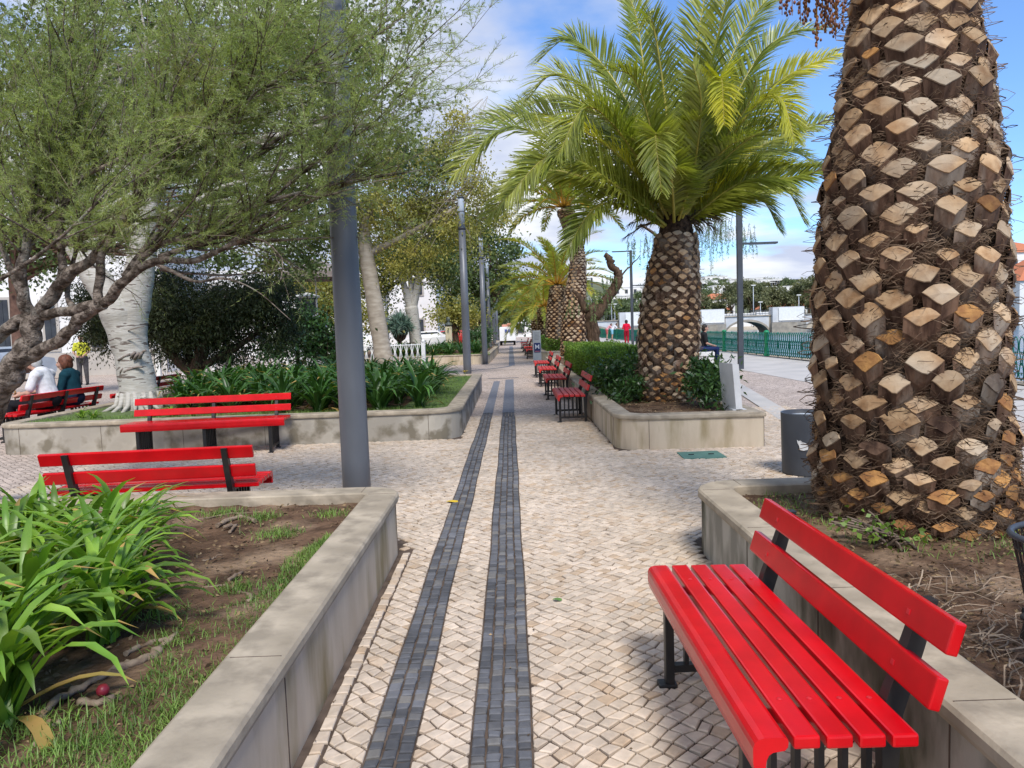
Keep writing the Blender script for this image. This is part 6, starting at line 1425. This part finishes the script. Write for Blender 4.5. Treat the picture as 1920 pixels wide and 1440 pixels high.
    if hairlen >= 0: sph(c, h - f * .045 - Vector((0, 0, .01)), (.082, .075, .095))
    if hairlen > 0: sph(c, h - f * .05 - Vector((0, 0, hairlen * .6)), (.09, .07, .07 + hairlen * .6)); sph(c, h + Vector((0, 0, .05)) - f * .02, (.105, .105, .10)); [sph(c, h + sd_ * s * .07 - f * .015, (.045, .06, .09)) for s in (-1, 1)]
    remeshed(c, vox, 'hair', hair, root)
    if cap:
        c = MB(); sph(c, h + Vector((0, 0, .085)) - f * .012, (.100, .105, .055)); sph(c, h + f * .06 + Vector((0, 0, .075)), (.085, .085, .032)); limb(c, [h + f * .10 + Vector((0, 0, .055)) - sd_ * .045, h + f * .145 + Vector((0, 0, .045)), h + f * .10 + Vector((0, 0, .055)) + sd_ * .045], [.014, .016, .014]); remeshed(c, vox, 'cap', cap, root)
    return root
def standing(H=1.0, **k):
    J = dict(hip=(0, 0, .95), neck=(0, 0, 1.42), head=(0, .02, 1.58), shL=(-.18, 0, 1.38), shR=(.18, 0, 1.38), elL=(-.22, -.03, 1.10), elR=(.22, -.03, 1.10), wrL=(-.22, .08, .86), wrR=(.22, .08, .86),
             hpL=(-.09, 0, .90), hpR=(.09, 0, .90), knL=(-.10, .02, .49), knR=(.10, .02, .49), anL=(-.10, -.02, .085), anR=(.10, -.02, .085)); J.update(k)
    return {a: ((p[0] * H, p[1] * H, p[2] * H) if a not in ('face', 'foot', 'handL', 'handR') else p) for a, p in J.items()}
p = at(1172, 645); person('woman in a red top and dark red trousers walking on the promenade, seen from behind', standing(1.0, knL=(-.09, .10, .50), anL=(-.08, .02, .10), anR=(.08, -.12, .11), elL=(-.26, .02, 1.12), elR=(.26, .02, 1.12), wrL=(-.14, .16, 1.08), wrR=(.14, .16, 1.08)), (p.x, p.y * .985, 0), 0,
     cloth('red_top', (0.72, 0.012, 0.05)), cloth('dark_red_trousers', (0.36, 0.012, 0.03)), mat('dark_hair', (0.04, 0.02, 0.015), rough=.6), vox=.016, sleeve='long', hairlen=.08)
lean_ = dict(hip=(0, 0, .93), neck=(0, .30, 1.28), head=(0, .42, 1.38), shL=(-.18, .28, 1.25), shR=(.18, .28, 1.25), elL=(-.2, .44, 1.04), elR=(.2, .44, 1.04), wrL=(-.12, .62, 1.0), wrR=(.12, .62, 1.0))
person('person in white T-shirt and light blue shorts leaning on the green fence', standing(1.0, **lean_), (fx(66) - .62, 66, 0), -PI / 2, cloth('white_shirt2', (0.78, 0.78, 0.80)), cloth('light_blue_shorts', (0.25, 0.52, 0.68)), mat('dark_hair2', (0.05, 0.035, 0.03), rough=.6), vox=.018, legs='short')
person('person in a pink top and dark shorts leaning on the green fence', standing(1.0, **lean_), (fx(68.5) - .75, 68.5, 0), -PI / 2, cloth('pink_shirt', (0.72, 0.35, 0.38)), cloth('red_shorts', (0.5, 0.12, 0.12)), mat('brown_hair', (0.09, 0.05, 0.03), rough=.6), vox=.018, legs='short')
q = at(158, 722); person('man in a yellow shirt and grey trousers standing near the white building', standing(1.03, elL=(-.24, .05, 1.12), wrL=(-.10, .22, 1.0), elR=(.24, .05, 1.12), wrR=(.1, .24, 1.0)), (q.x, q.y, 0), R(195), cloth('yellow_shirt', (0.58, 0.60, 0.06)), cloth('grey_trousers', (0.10, 0.095, 0.10)), mat('dark_hair3', (0.04, 0.03, 0.025), rough=.6), vox=.016)
def seated(zs=.46, **k):
    J = dict(hip=(0, 0, zs + .13), neck=(0, .05, zs + .58), head=(0, .09, zs + .74), shL=(-.18, .03, zs + .54), shR=(.18, .03, zs + .54), elL=(-.24, .08, zs + .27), elR=(.24, .08, zs + .27), wrL=(-.14, .30, zs + .20), wrR=(.14, .30, zs + .20),
             hpL=(-.09, .04, zs + .10), hpR=(.09, .04, zs + .10), knL=(-.11, .44, zs + .08), knR=(.11, .44, zs + .08), anL=(-.11, .46, .09), anR=(.11, .46, .09)); J.update(k); return J
s_ = at(1320, 660, 0.5)
person('man in a black T-shirt and blue jeans sitting on the white block facing the water', seated(.50, face=(0, 1, 0)), (s_.x + .02, s_.y + .25, 0), -PI / 2, cloth('black_tshirt', (0.02, 0.02, 0.022)), cloth('blue_jeans', (0.02, 0.035, 0.11)), mat('black_hair', (0.02, 0.015, 0.012), rough=.6), vox=.014)
# the couple
bx_ = -7.44
person('elderly man in white shirt and flat cap sitting on the left bench with a cane', seated(.45, neck=(0, .10, 1.00), head=(0, .19, 1.14), shL=(-.19, .07, .96), shR=(.19, .07, .96), elL=(-.25, .15, .70), elR=(.25, .15, .70), wrL=(-.10, .36, .66), wrR=(.08, .40, .68), knL=(-.12, .46, .53), anL=(-.12, .52, .09), anR=(.12, .52, .09)), (bx_ + .02, 11.95, -.04), PI / 2 + R(4),
     cloth('white_shirt', (0.74, 0.74, 0.76)), cloth('black_trousers', (0.012, 0.012, 0.015)), mat('white_hair', (0.55, 0.54, 0.52), (0.4, .39, .38), rough=.7, scale=20), vox=.010, cap=cloth('tweed_cap', (0.17, 0.165, 0.14))).scale = (1.14, 1.12, 1.10)
person('woman with short red-brown hair and teal top sitting beside the man in the cap', seated(.43, neck=(0, .06, .97), head=(0, .11, 1.10), shL=(-.17, .04, .93), shR=(.17, .04, .93), face=(-.25, 1, 0)), (bx_ + .06, 12.55, -.03), PI / 2 + R(4),
     cloth('teal_top', (0.01, 0.05, 0.07)), cloth('navy_skirt', (0.012, 0.015, 0.04)), mat('auburn_hair', (0.17, 0.055, 0.025), (0.08, .025, .012), rough=.6, scale=30, bump=.5, bscale=60), vox=.010, sleeve='long', hairlen=.03).scale = (1.10, 1.08, 1.07)
cn = empty('walking_cane', (0, 0, 0), 0, 'light brown walking cane held by the seated elderly man', 'cane')
M['cane'] = mat('cane_wood', (0.42, 0.24, 0.10), (0.3, .16, .06), rough=.5, scale=12)
hx, hy = bx_ - .50, 11.9
mb = MB(); mb.tube([(hx - .08, hy, .02), (hx - .02, hy, .35), (hx, hy, .70)], .011, 8); mb.build('shaft', M['cane'], cn)
mb = MB(); mb.tube([(hx, hy, .70), (hx + .01, hy, .75), (hx - .02, hy, .78), (hx - .07, hy, .77), (hx - .09, hy, .73)], .013, 8); mb.build('handle', M['cane'], cn)

# ------------------------------------------------------------------ bicycle at the right edge
bk = empty('bicycle', (0, 0, 0), 0, 'black bicycle with a mesh basket just entering at the right edge', 'bicycle')
M['rubber'] = mat('black_rubber', (0.02, 0.02, 0.02), rough=.8, scale=30, bump=.6, bscale=90); M['chrome'] = mat('grey_metal', (0.45, 0.46, 0.48), rough=.3, metal=.9)
bc = Vector((1.65, 2.12, .0))
def ringpts(c, rx, ry, z, n=28, a0=0, a1=2 * PI): return [c + Vector((rx * math.cos(a0 + (a1 - a0) * k / n), ry * math.sin(a0 + (a1 - a0) * k / n), z)) for k in range(n + 1)]
bs = empty('basket', (0, 0, 0), 0); bs.parent = bk
mb = MB(); mb.tube(ringpts(bc, .20, .15, .84), .010, 8); mb.build('rim', M['post_dark'], bs)
mb = MB()
for k in range(44):
    a = 2 * PI * k / 44
    for sg in (1, -1):
        a2 = a + sg * .28; mb.tube([bc + Vector((.197 * math.cos(a), .147 * math.sin(a), .84)), bc + Vector((.15 * math.cos(a2), .11 * math.sin(a2), .60))], .0022, 3, caps=False)
for z, f_ in ((.80, .19), (.72, .172), (.66, .16), (.60, .15)): mb.tube(ringpts(bc, f_, f_ * .74, z), .003, 4)
mb.build('mesh', M['black'], bs)
mb = MB()
for z, x0_ in ((.62, 1.43), (.49, 1.44)):
    mb.tube([(1.9, 1.80, z - .06), (1.62, 1.86, z - .05), (x0_ + .03, 1.98, z), (x0_, 2.06, z + .01), (x0_ + .04, 2.12, z), (1.7, 2.02, z - .03), (1.95, 1.95, z - .05)], .012, 8)
mb.build('rack', M['rubber'], bk)
mb = MB(); mb.tube([(1.47, 2.02, .78), (1.46, 2.03, .68), (1.43, 2.04, .62), (1.425, 2.05, .57)], .012, 8); mb.build('strap', M['rubber'], bk)
mb = MB(); mb.tube([(1.432, 2.04, .58), (1.47, 1.97, .48), (1.53, 1.9, .40)], .004, 6); mb.build('stay', M['chrome'], bk)
def wheel3(c, r_, dirv, parent):
    dv = Vector(dirv).normalized(); wl = empty('wheel', (0, 0, 0), 0); wl.parent = parent
    mb = MB(); mb.tube([Vector(c) + (dv * math.cos(t) + Vector((0, 0, 1)) * math.sin(t)) * r_ for t in np.linspace(0, 2 * PI, 41)], .026, 10, caps=False); mb.build('tyre', M['rubber'], wl)
    mb = MB()
    for k in range(18): t = 2 * PI * k / 18; mb.tube([c, Vector(c) + (dv * math.cos(t) + Vector((0, 0, 1)) * math.sin(t)) * r_], .0012, 3, caps=False)
    mb.tube([Vector(c) + (dv * math.cos(t) + Vector((0, 0, 1)) * math.sin(t)) * (r_ - .03) for t in np.linspace(0, 2 * PI, 31)], .008, 6, caps=False); mb.build('rim', M['chrome'], wl)
wheel3((1.95, 2.2, .36 + .30), .29, (1, .3, 0), bk); wheel3((2.88, 2.48, .36 + .30), .29, (1, .3, 0), bk)
mb = MB()
for a, b_ in (((1.95, 2.2, .66), (2.05, 2.22, 1.15)), ((2.02, 2.21, 1.0), (2.35, 2.32, .62)), ((2.35, 2.32, .62), (2.88, 2.48, .66)), ((2.35, 2.32, .62), (2.55, 2.38, 1.1)), ((2.03, 2.22, 1.08), (2.53, 2.37, 1.0)), ((2.88, 2.48, .66), (2.53, 2.37, 1.0))): mb.tube([a, b_], .016, 8)
mb.tube([(1.98, 1.95, 1.2), (2.05, 2.22, 1.16), (2.0, 2.5, 1.2)], .012, 8); mb.build('frame', M['black'], bk)
mb = MB(); mb.box((2.57, 2.39, 1.13), (.25, .14, .06), None, 0, .02); mb.build('saddle', M['rubber'], bk)
hs = MB(); hs.tube([(2.72, 4.0, .37), (2.62, 3.6, .40), (2.40, 3.2, .375), (2.1, 2.95, .375)], .013, 8); tag(hs.build('garden_hose', mat('pink_hose', (0.48, 0.32, 0.27), rough=.6)), 'pale pinkish hose on the soil right of the palm base', 'hose')
